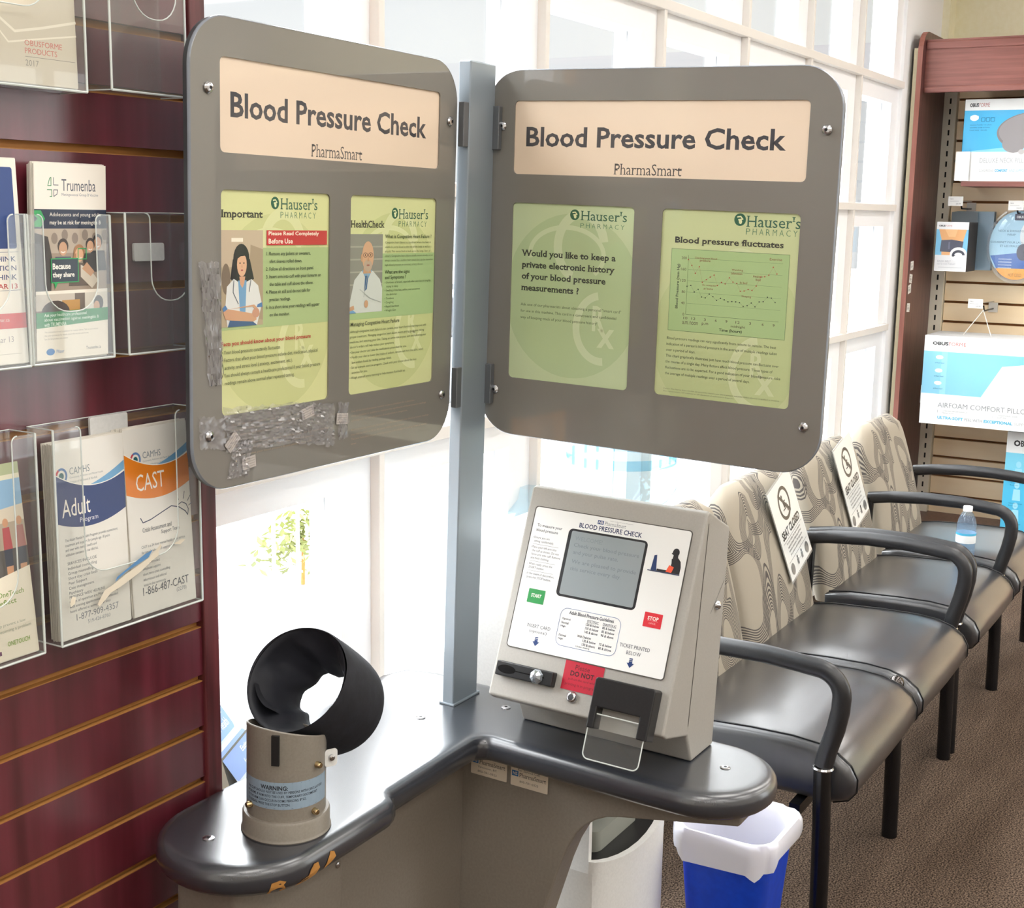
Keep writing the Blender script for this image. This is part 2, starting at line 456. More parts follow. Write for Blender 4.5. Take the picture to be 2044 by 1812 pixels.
# ================================================================== THE ROOM
X0, X1, Y0, Y1 = -2.6, 7.15, -3.6, 1.86
struct(M().box(X0, X1, Y0, Y1, -.12, 0, CARPET).build('floor', smooth=0))
struct(M().box(X0, X1, Y0, Y1, CEIL, CEIL + .1, CEILM).build('ceiling', smooth=0))
struct(M().box(X0 - .1, X0, Y0, Y1, 0, CEIL, WALL_BACK).build('wall_left', smooth=0))
struct(M().box(X0, 4.55, Y0 - .1, Y0, 0, CEIL, WALL_BACK).box(6.15, X1, Y0 - .1, Y0, 0, CEIL, WALL_BACK).box(4.55, 6.15, Y0 - .1, Y0, 2.45, CEIL, WALL_BACK).build('wall_back', smooth=0))
struct(M().box(X1, X1 + .1, Y0, Y1, 0, CEIL, WALL).box(7.03, X1, 1.665, Y1, 0, CEIL, WALL).build('wall_right', smooth=0))
# unseen glazing added in the back wall, for sheen on the slatwall
mb = M()
for a, b in ((4.55, 4.61), (5.31, 5.39), (6.09, 6.15)): mb.box(a, b, Y0 - .08, Y0 - .02, 0, 2.45, FRAME)
for a, b in ((4.61, 5.31), (5.39, 6.09)):
    mb.box(a, b, Y0 - .08, Y0 - .02, 2.37, 2.45, FRAME); mb.box(a, b, Y0 - .08, Y0 - .02, .0, .18, FRAME)
added_door = struct(mb.build('added_door_1', smooth=0))
for a, b in ((4.61, 5.31), (5.39, 6.09)): struct(M().box(a, b, Y0 - .055, Y0 - .05, .18, 2.37, GLASS).build('pane', added_door, smooth=0))
# low wall and sill below the glazing
struct(M().box(X0, X1, 1.70, Y1, 0, .475, SILL).build('wall_front', smooth=0))
struct(M().box(X0, 6.44, 1.60, 1.80, .475, .50, SILL).build('trim_1', smooth=0, bevel=.004))
# glazed wall: white frames behind a grid of slim grey bars
bars = [-2.57, -1.87, -1.17, -.47, .22, .92, 1.615, 2.31, 3.007, 3.709, 4.385, 5.046, 5.702, 6.375]
trans = [(.50, True), (1.112, False), (1.667, False), (2.222, False), (2.80, False)]
for i in range(len(bars) - 1):
    a, b = bars[i], bars[i + 1]
    gx0, gx1 = a + .016, b - .115
    mb = M()
    mb.box(gx1, b + .016, 1.715, 1.80, .50, CEIL, FRAME)
    for k, (z, sill) in enumerate(trans):
        if sill: mb.box(gx0, gx1, 1.715, 1.80, z, z + .06, FRAME)
        else: mb.box(gx0, gx1, 1.715, 1.80, z - .085, z + .018, FRAME)
    mb.box(gx0, gx1, 1.715, 1.80, 2.88, CEIL, FRAME)
    wnd = struct(mb.build('window_%d' % (i + 1), smooth=0))
    struct(M().box(gx0, gx1, 1.757, 1.761, .55, 2.88, GLASS).build('pane', wnd, smooth=0))
mb = M()
for b in bars[5:-1]:
    mb.box(b - .010, b + .010, 1.690, 1.716, .50, CEIL, BAR)
for z, sill in trans[1:]:
    mb.box(bars[5], 6.36, 1.686, 1.716, z - .015, z + .015, BAR)
struct(mb.build('trim_2', smooth=0, bevel=.002))
struct(M().box(6.375, X1, 1.70, Y1, .475, CEIL, FRAME).build('trim_3', smooth=0))

# ceiling lamps: recessed fluorescent troffers
LAMPM = pm('lit lamp diffuser', '#ffffff', .5, emis=(LAMP_COL, LAMP_STRENGTH))
LAMPF = pm('white lamp frame', '#ecebe6', .5)
for ix, lx in enumerate((-1.4, .5, 2.4, 4.3, 6.2)):
    for iy, ly in enumerate((-2.7, -1.25, .2)):
        t = thing('ceiling_lamp', (lx, ly, CEIL), 'rectangular fluorescent lamp set in the ceiling', 'lamp', 'fluorescent lamps in the ceiling')
        M().box(-.62, .62, -.32, .32, -.02, -.001, LAMPF).build('lamp_frame', t, smooth=0, bevel=.004)
        M().box(-.58, .58, -.28, .28, -.026, -.0205, LAMPM).build('diffuser', t, smooth=0)

# ------------------------------------------------------------------ outside
PAVE = noise_mat('outdoor concrete paving', '#6f6f6e', '#787877', 3, rough=.9)
struct(M().box(-30, 60, Y1 + .05, 90, -.75, -.65, PAVE).box(-30, 60, -60, Y0 - .15, -.75, -.65, PAVE).build('ground', smooth=0))
RAILM = pm('grey railing paint', '#8a8a90', .4)
t = thing('railing', (5.6, 4.6, -.65), 'grey metal railing outside the windows', 'railing')
mb = M(); mb.box(-6, 12, -.02, .02, 1.02, 1.06, RAILM); mb.box(-6, 12, -.02, .02, .10, .13, RAILM)
mb.build('rail', t, smooth=0)
mb = M()
for k in range(90): mb.box(-5.9 + k * .2, -5.885 + k * .2, -.008, .008, .13, 1.02, RAILM)
mb.build('picket', t, smooth=0)
t = thing('parked_car', (12.2, 8.6, -.65), 'grey car parked beyond the outside railing', 'car')
CARM = pm('grey car paint', '#4d4f55', .3, coat=1); CARG = pm('dark car glass', '#2a2d33', .08)
body = [(-2.1, .35), (-2.15, .62), (-2.0, .80), (-1.1, .92), (1.2, .95), (2.05, .85), (2.15, .6), (2.1, .35), (1.75, .22), (-1.75, .22)]
M().prism(body, -.85, .85, CARM, 'y').build('body', t, bevel=.08, seg=3)
M().prism([(-1.15, .9), (-.45, 1.42), (.75, 1.44), (1.5, .92)], -.72, .72, CARG, 'y').build('cabin', t, bevel=.08, seg=3)
for wx in (-1.35, 1.35):
    for wy in (-.82, .66): M().lathe([(.20, 0), (.31, .01), (.31, .15), (.20, .16)], BLACK, 24, T=frame((wx, wy, .31), (1, 0, 0), (0, 0, 1))).build('wheel', t)
LEAF = noise_mat('yellow green leaves', '#84885a', '#9ba06c', 30, rough=.7)
t = thing('shrub', (6.15, 5.1, -.65), 'small yellow green shrub growing behind the outside railing', 'shrub')
mb = M()
for k in range(420):
    th = random.uniform(0, 6.283); ph = random.uniform(0, 1.5); r = .36 * random.uniform(.4, 1)
    c = Vector((r * math.cos(th) * math.sin(ph), r * math.sin(th) * math.sin(ph), .1 + r * math.cos(ph) * 1.0))
    a = Vector((random.uniform(-1, 1), random.uniform(-1, 1), random.uniform(-.5, 1))).normalized(); b2 = a.cross(Vector((.3, .5, .8))).normalized()
    mb.add([tuple(c - a * .04), tuple(c + b2 * .018), tuple(c + a * .04), tuple(c - b2 * .018)], [(0, 1, 2, 3)], LEAF)
mb.build('foliage', t, smooth=0)
M().tube([(0, 0, 0), (.01, 0, .3)], .012, MDF).build('stem', t)

# ================================================================== THE KIOSK
KM = Matrix(((9.99977511e-01, -3.64170717e-04, 6.69662268e-03, 0), (4.75061453e-04, 9.99862677e-01, -1.65650757e-02, 0),
             (-6.68967056e-03, 1.65678845e-02, 9.99840364e-01, 0), (0, 0, 0, 1)))
ko = Vector((1.91696206, 1.24481047, .74)) + KM.to_3x3() @ Vector((0, 0, -.738))
KM.translation = ko
kiosk = thing('blood_pressure_kiosk', None, 'grey L-shaped blood pressure kiosk with two hinged sign panels on a post', 'kiosk', mat=KM)
UP = Matrix.Translation((0, 0, .738))       # the kiosk is measured from its counter top

# counter
def arc(cx, cy, r, a0, a1, n=10):
    return [(cx + r * math.cos(math.radians(a0 + (a1 - a0) * i / n)), cy + r * math.sin(math.radians(a0 + (a1 - a0) * i / n))) for i in range(n + 1)]
P0 = [(-.57, -.125), (-.48, -.1255), (-.392, -.125), (-.380, -.122), (-.372, -.112), (-.363, -.105), (-.35, -.101), (-.25, -.0995), (-.15, -.098)]
P0 += arc(-.109, -.135, .037, 90, 0) + [(-.0745, -.22), (-.0785, -.32), (-.080, -.42), (-.080, -.47)] + arc(.02, -.48, .10, 180, 360, 20)[0:]
P0 += [(.12, -.3), (.12, 0), (.12, .12), (.105, .175), (.06, .19), (-.1, .19), (-.25, .19), (-.295, .18), (-.33, .14), (-.365, .105), (-.41, .092)] + arc(-.57, -.018, .108, 90, 270, 20)[:-1]
def offs(P, d):
    n = len(P); out = []
    for i in range(n):
        a = Vector(P[i - 1]); b = Vector(P[i]); c = Vector(P[(i + 1) % n])
        e1 = (b - a); e2 = (c - b)
        if e1.length < 1e-6: e1 = e2
        if e2.length < 1e-6: e2 = e1
        t = (e1.normalized() + e2.normalized()).normalized()
        out.append((b.x + t.y * d, b.y - t.x * d))
    return out
prof = [(-.012, 0), (0, 0), (.007, -.0012), (.013, -.005), (.017, -.011), (.0185, -.018), (.0185, -.028), (.016, -.036), (.009, -.043), (0, -.0455)]
mb = M()
mb.rings([[(x, y, z) for x, y in offs(P0, d)] for d, z in prof[::-1]], COUNTER)
counter = mb.build('countertop', kiosk, smooth=50, T=UP)
# chips in the moulding at the front of the left arm
CHIP = pm('bare chipped board', '#b8823f', .8)
def rim(sx_, z):
    # point on the moulding of the left arm: sx_ runs along its front edge, negative past the start of the round end
    zs = [p[1] for p in prof][::-1]; ds = [p[0] for p in prof][::-1]
    d = .0185
    for i in range(len(zs) - 1):
        if zs[i] <= z <= zs[i + 1]: d = ds[i] + (ds[i + 1] - ds[i]) * (z - zs[i]) / max(1e-6, zs[i + 1] - zs[i]); break
    d += .0006
    if sx_ >= 0: return (-.57 + sx_, -.1255 - d, z)
    th = math.radians(270) + sx_ / .108
    return (-.57 + (.108 + d) * math.cos(th), -.018 + (.108 + d) * math.sin(th), z)
for pts in ([(-.062, -.024), (-.066, -.043), (-.052, -.044), (-.042, -.040), (-.047, -.030), (-.044, -.026), (-.052, -.022)],
            [(-.028, -.042), (-.016, -.041), (.004, -.037), (.010, -.028), (.006, -.018), (-.003, -.017), (-.009, -.024), (-.012, -.033), (-.020, -.034)],
            [(.022, -.036), (.036, -.032), (.046, -.026), (.042, -.017), (.034, -.014), (.028, -.024)]):
    fine = []
    for i, p in enumerate(pts):
        q = pts[(i + 1) % len(pts)]
        fine += [(p[0] + (q[0] - p[0]) * k / 3, p[1] + (q[1] - p[1]) * k / 3) for k in range(3)]
    cc = (sum(p[0] for p in pts) / len(pts), sum(p[1] for p in pts) / len(pts)); n = len(fine)
    M().add([rim(*cc)] + [rim(*p) for p in fine], [(0, i + 1, (i + 1) % n + 1) for i in range(n)], CHIP).build('chip', counter, smooth=0, T=UP)
# screws on the counter
for sx_, sy_ in ((-.625, .003), (-.08, .016), (.049, -.082), (.031, -.511)):
    M().lathe([(.0085, 0), (.0085, .0012), (.006, .0022), (.003, .0022)], STEEL, 20).lathe([(.003, .0024), (.001, .0024)], BLACK, 6).build('screw', counter, T=UP @ Matrix.Translation((sx_, sy_, 0)))

# body sheets
mb = M(); mb.prism(rrect(-.645, -.07, -.405, .05, .012), -.737, -.044, BODY)
mb.build('pedestal', kiosk, T=UP)
M().box(-.405, -.0305, -.045, -.03, -.737, -.044, BODY).build('body_panel', kiosk, smooth=0, T=UP)
arch = [(-.0295, -.737), (-.0295, -.044), (-.566, -.044), (-.566, -.060), (-.560, -.066), (-.548, -.068), (-.353, -.107), (-.330, -.113), (-.309, -.124), (-.290, -.140), (-.274, -.160), (-.258, -.192), (-.244, -.232), (-.22, -.317), (-.17, -.50), (-.12, -.737)]
M().prism(arch, -.030, .03, BODY, 'x').build('bracket_panel', kiosk, smooth=0, T=UP, bevel=.003)
LABELM = dict(step=4e-5)
def plate_label(name, o, u, v, wdt, h, parent, fn):
    s = Sheet(); s.rect(0, 0, wdt, h, '#d9cbb8', r=.002); fn(s); return s.build(name, parent, UP @ frame(o, u, v))
def lab1(s):
    s.text('Property of', .014, .0315, .050, .0345, '#3b3733'); s.rect(.002, .021, .015, .031, '#1f5f9c')
    s.text('NS', .004, .023, .013, .029, '#d9cbb8', bold=.02)
    s.text('PharmaSmart', .017, .021, .070, .029, '#3b3733', serif=True); s.text('Vancouver, BC', .014, .013, .053, .0175, '#5a534b'); s.text('800-781-0323', .014, .005, .053, .009, '#5a534b')
def lab2(s):
    s.text('For Service Call:', .014, .0285, .058, .0325, '#3b3733'); s.rect(.002, .018, .015, .028, '#1f5f9c')
    s.text('NS', .004, .020, .013, .026, '#d9cbb8', bold=.02)
    s.text('PharmaSmart', .017, .018, .070, .026, '#3b3733', serif=True); s.text('800-781-0323', .018, .008, .055, .012, '#5a534b')
def lab3(s):
    s.line([(.004, .007), (.046, .007)], .0006, '#5a534b'); s.text('Manufactured', .004, .008, .046, .013, '#5a534b'); s.text('Made in', .012, .001, .038, .005, '#5a534b')
plate_label('sticker', (-.0325, -.062, -.100), (0, -1, 0), (0, 0, 1), .074, .036, kiosk, lab1)
plate_label('sticker', (-.0325, -.144, -.101), (0, -1, 0), (0, 0, 1), .074, .034, kiosk, lab2)
plate_label('sticker', (-.180, -.0465, -.084), (1, 0, 0), (0, 0, 1), .05, .027, kiosk, lab3)
M().lathe([(.005, 0), (.005, .002), (.003, .003)], STEEL, 16).build('bracket_screw', kiosk, T=UP @ frame((-.425, -.0702, -.105), (1, 0, 0), (0, 0, 1)))

# post
mb = M(); mb.box(0, .080, 0, .024, .0005, 1.126, POST)
post = mb.build('post', kiosk, smooth=0, T=UP, bevel=.0025, seg=3)
M().box(-.004, .084, -.004, .028, .0, .004, POST).build('post_flange', kiosk, smooth=0, T=UP, bevel=.001)

# ------------------------------------------------------------------ sign panels
S = .6245
def person_woman(s, x0, y0, x1, y1):
    W, H = x1 - x0, y1 - y0
    q = lambda pts: [(x0 + a * W, y0 + b * H) for a, b in pts]
    e = lambda cx, cy, rx, ry, n=20: q(ell(cx, cy, rx, ry, n))
    s.rect(x0, y0, x1, y1, '#b3a184'); s.poly(q([(0, .62), (1, .62), (1, 1), (0, 1)]), '#c3b096'); s.poly(q([(.62, .1), (1, .05), (1, .8), (.7, .85)]), '#a8947a')
    s.poly(q([(.25, .88), (.52, .88), (.52, .92), (.25, .92)]), '#f2ead6'); s.poly(e(.12, .5, .1, .16), '#7c6c5a')
    s.poly(e(.48, .70, .19, .16), '#17161a'); s.poly(q([(.28, .70), (.22, .50), (.30, .46), (.62, .46), (.78, .49), (.68, .70)]), '#17161a')
    s.poly(q([(.10, .20), (.14, .42), (.30, .50), (.42, .46), (.58, .46), (.72, .49), (.88, .42), (.97, .22), (.85, .0), (.15, .0)]), '#dfe0dc')
    s.poly(q([(.40, .48), (.60, .48), (.56, .0), (.46, .0)]), '#6f9fc6'); s.poly(q([(.43, .52), (.57, .52), (.54, .44), (.5, .40), (.45, .44)]), '#d29f7e')
    s.poly(e(.49, .645, .115, .125), '#dcae8c'); s.poly(q([(.37, .70), (.40, .77), (.58, .77), (.62, .69), (.56, .735), (.46, .73)]), '#17161a')
    for ex in (.445, .535): s.poly(e(ex, .66, .018, .008, 10), '#2a2220')
    s.poly(e(.49, .585, .03, .010, 10), '#b0605a'); s.poly(q([(.485, .65), (.475, .615), (.505, .615)]), '#c99875')
    s.line(q([(.30, .48), (.28, .36), (.36, .28), (.40, .24)]), .0012, '#3b4a5a'); s.line(q([(.70, .48), (.66, .36)]), .0012, '#3b4a5a')
    s.poly(q([(.03, .20), (.10, .23), (.15, .19), (.06, .16)]), '#4f7db0'); s.poly(q([(.86, .22), (.97, .24), (.98, .19), (.84, .19)]), '#4f7db0')
    s.poly(q([(.05, .16), (.16, .19), (.80, .12), (.84, .06), (.72, .03), (.10, .08)]), '#cf9f7c'); s.poly(q([(.20, .19), (.74, .20), (.90, .12), (.90, .16), (.78, .22)]), '#cf9f7c')
    s.poly(e(.82, .13, .09, .05), '#c8957a'); s.poly(q([(.15, .0), (.85, .0), (.75, .04), (.20, .07)]), '#3f5f84')
def person_man(s, x0, y0, x1, y1):
    W, H = x1 - x0, y1 - y0
    q = lambda pts: [(x0 + a * W, y0 + b * H) for a, b in pts]
    e = lambda cx, cy, rx, ry, n=20: q(ell(cx, cy, rx, ry, n))
    s.rect(x0, y0, x1, y1, '#8a8a80')
    for k in range(4): s.poly(q([(0, .35 + k * .16), (1, .35 + k * .16), (1, .37 + k * .16), (0, .37 + k * .16)]), '#a4a294')
    s.poly(q([(.0, .12), (.14, .42), (.34, .53), (.70, .53), (.92, .42), (1.0, .30), (1, 0), (0, 0)]), '#cdd3cc')
    s.poly(q([(.36, .54), (.52, .40), (.68, .54)]), '#7fa6c4'); s.poly(q([(.46, .47), (.56, .47), (.52, .30), (.44, .27)]), '#345f8c')
    s.poly(q([(.40, .50), (.64, .50), (.62, .62), (.42, .62)]), '#c59a76'); s.poly(e(.54, .72, .18, .19), '#d2a784')
    s.poly(e(.54, .60, .13, .075), '#b9a48e'); s.poly(e(.55, .605, .05, .010, 10), '#9c5a50')
    for ex in (.46, .62):
        s.ring(x0 + ex * W, y0 + .735 * H, .07 * W, .030 * H, .0008, '#2c2622'); s.poly(e(ex, .735, .018, .010, 10), '#2c2622')
    s.line(q([(.53, .735), (.55, .735)]), .0008, '#2c2622'); s.poly(q([(.54, .73), (.52, .655), (.58, .655)]), '#c2946e')
    s.poly(e(.35, .70, .03, .05), '#c59a76'); s.line(q([(.30, .30), (.62, .18), (.95, .12)]), .0012, '#a9b2ac'); s.line(q([(.55, .53), (.42, .2)]), .001, '#a9b2ac')
    s.poly(q([(.0, .08), (.12, .10), (.14, .05), (0, .02)]), '#c59a76'); s.poly(e(.50, .11, .06, .05), '#c59a76'); s.poly(q([(0, .0), (.2, .0), (.1, .04), (0, .03)]), '#6f9fc6')
def brand(s, lx, ly, hx0, hx1, hy0, hy1, py0, py1):
    r = (hy1 - hy0) * .5
    s.poly(ell(lx, ly, r * 1.08, r * 1.08, 28), '#1d5a40')
    s.line([(lx - r * .5, ly + r * .45), (lx + r * .1, ly + r * .55), (lx + r * .5, ly + r * .1), (lx - r * .25, ly + r * .0), (lx - r * .1, ly - r * .2)], r * .22, '#dfe3b0')
    s.poly(ell(lx + r * .1, ly - r * .35, r * .3, r * .4, 14), '#dfe3b0')
    s.text("Hauser's", hx0, hy0, hx1, hy1, '#2f5f4a', serif=True)
    n = 'PHARMACY'; wv = (hx1 - hx0); hs = py1 - py0
    for i, ch in enumerate(n): s.text(ch, hx0 + wv * i / 8.0, py0, hx0 + wv * (i / 8.0 + .078), py1, '#4d7a5c', bold=-.012)
def poster_bg(s, x0, y0, x1, y1, base, dark, pale, cx, cy):
    s.rect(x0, y0, x1, y1, base)
    pts = [(max(x0, min(x1, a)), max(y0, min(y1, b))) for a, b in ell(cx, cy, (x1 - x0) * .56, (y1 - y0) * .46, 48)]
    s.poly(pts, dark)
    s.ring(cx + .015, cy + .085, .052, .062, .016, pale, 10, 250); s.ring(cx - .012, cy + .07, .075, .05, .008, pale, -40, 190)
    s.ring(cx + .06, cy - .05, .055, .062, .013, pale, 100, 275)
    s.text('R', cx + .042, cy - .055, cx + .066, cy - .012, pale, bold=.03); s.text('x', cx + .052, cy - .082, cx + .085, cy - .05, pale, bold=.02)

def sign_panel(T, side):
    outer = rrect(0, 0, S, S, .066, 10)
    holes = [rrect(.055, .452, .574, .574, .008, 4), rrect(.056, .101, .288, .404, .008, 4), rrect(.338, .101, .570, .404, .008, 4)]
    mb = M(); mb.prism(outer, -.012, -.0045, PANEL_BACK)
    p = mb.build('sign_panel', kiosk, smooth=30, T=T)
    vs, fs, nz = plate_with_holes(outer, [h[::-1] for h in holes], -.0044, 0)
    mb = M(); mb.add(vs, fs, GREY_PAINT); fr = mb.build('sign_frame', p, smooth=30, T=T)
    # clear bright rim of the acrylic front
    mb = M(); ring = [(x, y, -.0022) for x, y in offs(outer, .0006)]; n = len(ring)
    mb.rings([[(x, y, -.0044) for x, y in offs(outer, .001)], [(x, y, -.001) for x, y in offs(outer, .001)], [(x, y, .0004) for x, y in offs(outer, -.0006)]], EDGE_CLEAR, cap=False)
    mb.build('sign_rim', p, smooth=60, T=T)
    for (x, y) in ((.032, .532), (.602, .530), (.597, .076), (.030, .077)):
        M().lathe([(.0075, 0), (.0078, .002), (.006, .0045), (.003, .0055), (.0, .0056)], STEEL, 20, cap=False).lathe([(.0026, .0058), (.0005, .0058)], BLACK, 6).build('screw', p, T=T @ Matrix.Translation((x, y, .0003)))
    PT = T @ Matrix.Translation((0, 0, -.0025))
    h = Sheet(step=3e-5, coat=1.0); h.rect(.055, .452, .574, .574, '#e2cdb6')
    h.text('Blood Pressure Check', .0775, .498, .5385, .5315, '#303036', bold=.022); h.text('PharmaSmart', .246, .4555, .3675, .4735, '#403c3b', serif=True, bold=-.004)
    h.build('header_card', p, PT)
    a = Sheet(step=3e-5, coat=1.0); b = Sheet(step=3e-5, coat=1.0)
    if side == 'L':
        poster_bg(a, .056, .101, .288, .404, '#d4d69a', '#c8cc8e', '#d7daa4', .17, .235)
        brand(a, .1675, .3885, .179, .261, .380, .396, .368, .3765)
        a.text('Important', .058, .3645, .142, .378, '#3a3a2c', serif=True, bold=.026)
        a.rect(.056, .217, .288, .327, '#a9bd84'); person_woman(a, .057, .221, .142, .351)
        a.rect(.149, .3305, .283, .351, '#c02a30'); a.text('Please Read Completely', .153, .3425, .264, .3495, '#f6e9d8', bold=.02); a.text('Before Use', .153, .3325, .205, .3395, '#f6e9d8', bold=.02)
        ls = ['1. Remove any jackets or sweaters,', '    shirt sleeves rolled down.', '2. Follow all directions on front panel.', '3. Insert arm into cuff with your forearm on', '    the table and cuff above the elbow.', '4. Please sit still and do not talk for', '    precise readings.', '5. In a short time your readings will appear', '    on the monitor.']
        a.lines(ls, .1475, .3215, .01065, .0068, '#33402a', wmax=.122, bold=.01)
        a.text('Facts you should know about your blood pressure', .057, .194, .247, .2015, '#b5302c', bold=.016)
        ls = ['\u2022 Your blood pressure constantly fluctuates.', '\u2022 Factors that affect your blood pressure include diet, medication, physical', '   activity, and stress level ( anxiety, excitement, etc.).', '\u2022 You should always consult a healthcare professional if your blood pressure', '   readings remain above normal after repeated testing.']
        a.lines(ls, .0575, .190, .0105, .0072, '#4b5436', wmax=.212)
        poster_bg(b, .338, .101, .570, .404, '#d2d69c', '#c5cc8e', '#d5daa6', .455, .24)
        brand(b, .4555, .3785, .466, .549, .370, .386, .358, .3665)
        b.text('HealthCheck', .341, .3555, .428, .3665, '#3a3a2c', serif=True, bold=.022)
        b.rect(.338, .216, .570, .316, '#a3be84'); person_man(b, .340, .226, .424, .346)
        b.text('What is Congestive Heart Failure ?', .4295, .338, .559, .3455, '#3c4c2c', bold=.01)
        b.lines(['Congestive heart failure is a condition where the heart is', 'unable to pump blood to the rest of the body as well as it', 'should. This causes fluid to back up to the lungs, liver, or', 'others. Congestive heart failure usually occurs slowly, is not', 'always caused by a sudden heart attack but can be traced to', 'high blood pressure or coronary artery disease.'], .4295, .335, .0070, .0045, '#5f6b44', wmax=.135)
        b.lines(['What are the signs', 'and Symptoms ?'], .430, .290, .0085, .0078, '#3c4c2c', wmax=.068, bold=.01)
        b.lines(['\u2022 Shortness of breath, especially after exercise or lying flat', '   trying to sleep', '\u2022 Swelling of the feet, ankles, and sometimes', '   the abdomen', '\u2022 Tiredness', '\u2022 Coughing', '\u2022 Rapid Heartbeat', '\u2022 Weight Gain'], .430, .2725, .0063, .0046, '#4f6038', wmax=.130)
        b.text('Managing Congestive Heart Failure', .343, .2045, .472, .2125, '#3a3f2c', bold=.005)
        b.lines(['Although congestive heart failure is not curable, your heart function may improve with', 'proper treatment. Managing congestive heart failure means getting good care, taking', 'medicine, and watching your diet. Taking an active role in your care and following your', "doctor's orders will help reduce your symptoms.", '\u2022 See your doctor and take the medications prescribed for you.', '\u2022 Modify your diet to lower the intake of sodium, remove salt from the table, select', '   low sodium foods by reading package labels.', '\u2022 Set up a simple exercise program. Check with your doctor about the best', '   activities for you.', '\u2022 Weigh yourself every morning to help monitor fluid build up.'], .342, .200, .0079, .0052, '#4f5a3a', wmax=.208)
    else:
        poster_bg(a, .056, .101, .288, .404, '#c0cea4', '#b2c496', '#c8d4ae', .175, .25)
        brand(a, .1765, .3875, .188, .274, .379, .3955, .3665, .374)
        a.lines(['Would you like to keep a', 'private electronic history', 'of your blood pressure', 'measurements ?'], .0765, .325, .0197, .0148, '#33352e', wmax=.180, bold=.026, serif=True)
        a.lines(['Ask one of our pharmacists about obtaining a personal "smart card"', 'for use in this machine. This card is a convenient and confidential', 'way of keeping track of your blood pressure history!'], .0765, .2335, .0112, .0066, '#55604a', wmax=.194)
        poster_bg(b, .338, .101, .570, .404, '#c2ca98', '#b9c48e', '#c9d1a4', .46, .2)
        brand(b, .471, .3915, .482, .570, .381, .399, .369, .3785)
        b.text('Blood pressure fluctuates', .362, .3475, .545, .3605, '#37382e', serif=True, bold=.024)
        b.rect(.357, .209, .556, .341, '#a4bd84'); b.frame(.357, .209, .556, .341, .0006, '#5f7a52')
        gx = lambda t_: .387 + t_ * .150
        gy = lambda v: .2365 + v / 200 * .0905
        for v in (40, 80, 120, 160, 200):
            b.line([(gx(0), gy(v)), (gx(1.06), gy(v))], .0003, '#6b7f5c'); b.text(str(v), .3855 - (.0105 if v > 99 else .0075), gy(v) - .0022, .3855 - .0015, gy(v) + .0022, '#5c4a40')
        b.text('0', .3815, gy(0) - .0022, .3845, gy(0) + .0022, '#5c4a40'); b.line([(gx(0), gy(210)), (gx(0), gy(0)), (gx(1.05), gy(0))], .0004, '#4c5c44')
        red = [195, 175, 148, 172, 118, 128, 138, 146, 110, 122, 118, 140, 126, 122, 96, 98, 104, 102, 118, 150, 152, 158, 186, 164]
        dk = [100, 104, 82, 92, 66, 64, 78, 70, 58, 66, 62, 56, 58, 58, 56, 44, 48, 58, 46, 64, 66, 82, 80, 66]
        n = len(red)
        for vals, c in ((red, '#b8453a'), (dk, '#3c4438')):
            pts = [(gx(i / (n - 1)), gy(v)) for i, v in enumerate(vals)]
            b.line(pts, .0003, '#a4826a' if c == '#b8453a' else '#7d8a6c')
            for x, y in pts: b.rect(x - .0009, y - .0009, x + .0009, y + .0009, c, up=False)
        for tt, x0, x1, y in (('Checking your blood', .398, .436, .326), ('pressure', .407, .425, .3215), ('Watching', .462, .481, .3105), ('television', .461, .480, .3055), ('On computer', .413, .438, .2835), ('at home', .416, .432, .2785), ('In bed', .477, .489, .2915), ('Sleeping', .481, .497, .270), ('Awake in', .498, .514, .303), ('bed', .503, .511, .298), ('Exercise', .524, .544, .331)):
            b.text(tt, x0, y, x1, y + .0038, '#8a4a3c')
        for tt, x in (('10', .387), ('12', .401), ('3', .421), ('6', .440), ('9', .458), ('12', .477), ('3', .498), ('6', .519), ('9', .537)):
            b.text(tt, x - .0017 * len(tt), .2285, x + .0017 * len(tt), .2325, '#5c4a40')
        for tt, x0, x1 in (('a.m.', .382, .393), ('noon', .395, .409), ('p.m', .416, .427), ('midnight', .466, .490)): b.text(tt, x0, .2205, x1, .2255, '#5c4a40')
        b.text('Time (hours)', .446, .2125, .485, .2185, '#3f4a36', bold=.02)
        vs, fs, bb = glyphs('Blood Pressure (mm Hg)', .02)
        b.mb.add([(.371 - (y - .2) * .0062, .245 + (x - bb[0]) / (bb[2] - bb[0]) * .072, b.z + b.step) for x, y in vs], fs, b.col('#4c5642'))
        b.lines(['Blood pressure readings can vary significantly from minute to minute. The best', "indication of a person's blood pressure is the average of multiple readings taken", 'over a period of days.', 'This chart graphically illustrates just how much blood pressure can fluctuate over', 'the course of a single day. Many factors affect blood pressure. These types of', 'fluctuations are to be expected. For a good indication of your blood pressure, take', 'the average of multiple readings over a period of several days.'], .3555, .1985, .0097, .0062, '#5b6350', wmax=.198)
        b.lines(['Caution: The Pharma Smart monitor can accurately measure your blood pressure and pulse. Only a physician is qualified to interpret', 'these measurements. Self treatment or self adjustment of medication is dangerous.'], .354, .1135, .0042, .0029, '#7a8068', wmax=.2)
    a.build('poster', p, PT); b.build('poster', p, PT)
    return p

TL = UP @ frame((-.012 - .6255, .0137, .4945), (1, .0053, 0), (0, 0, 1))
TR = UP @ Matrix(((0, 0, -1, .0862), (-1, .0069, 0, .0151), (-.0069, 1, 0, .4937), (0, 0, 0, 1)))
pl = sign_panel(TL, 'L'); pr = sign_panel(TR, 'R')
pl['label'] = 'sign panel with posters of two health workers and crinkled tape'
pr['label'] = 'sign panel with a blood pressure chart poster'
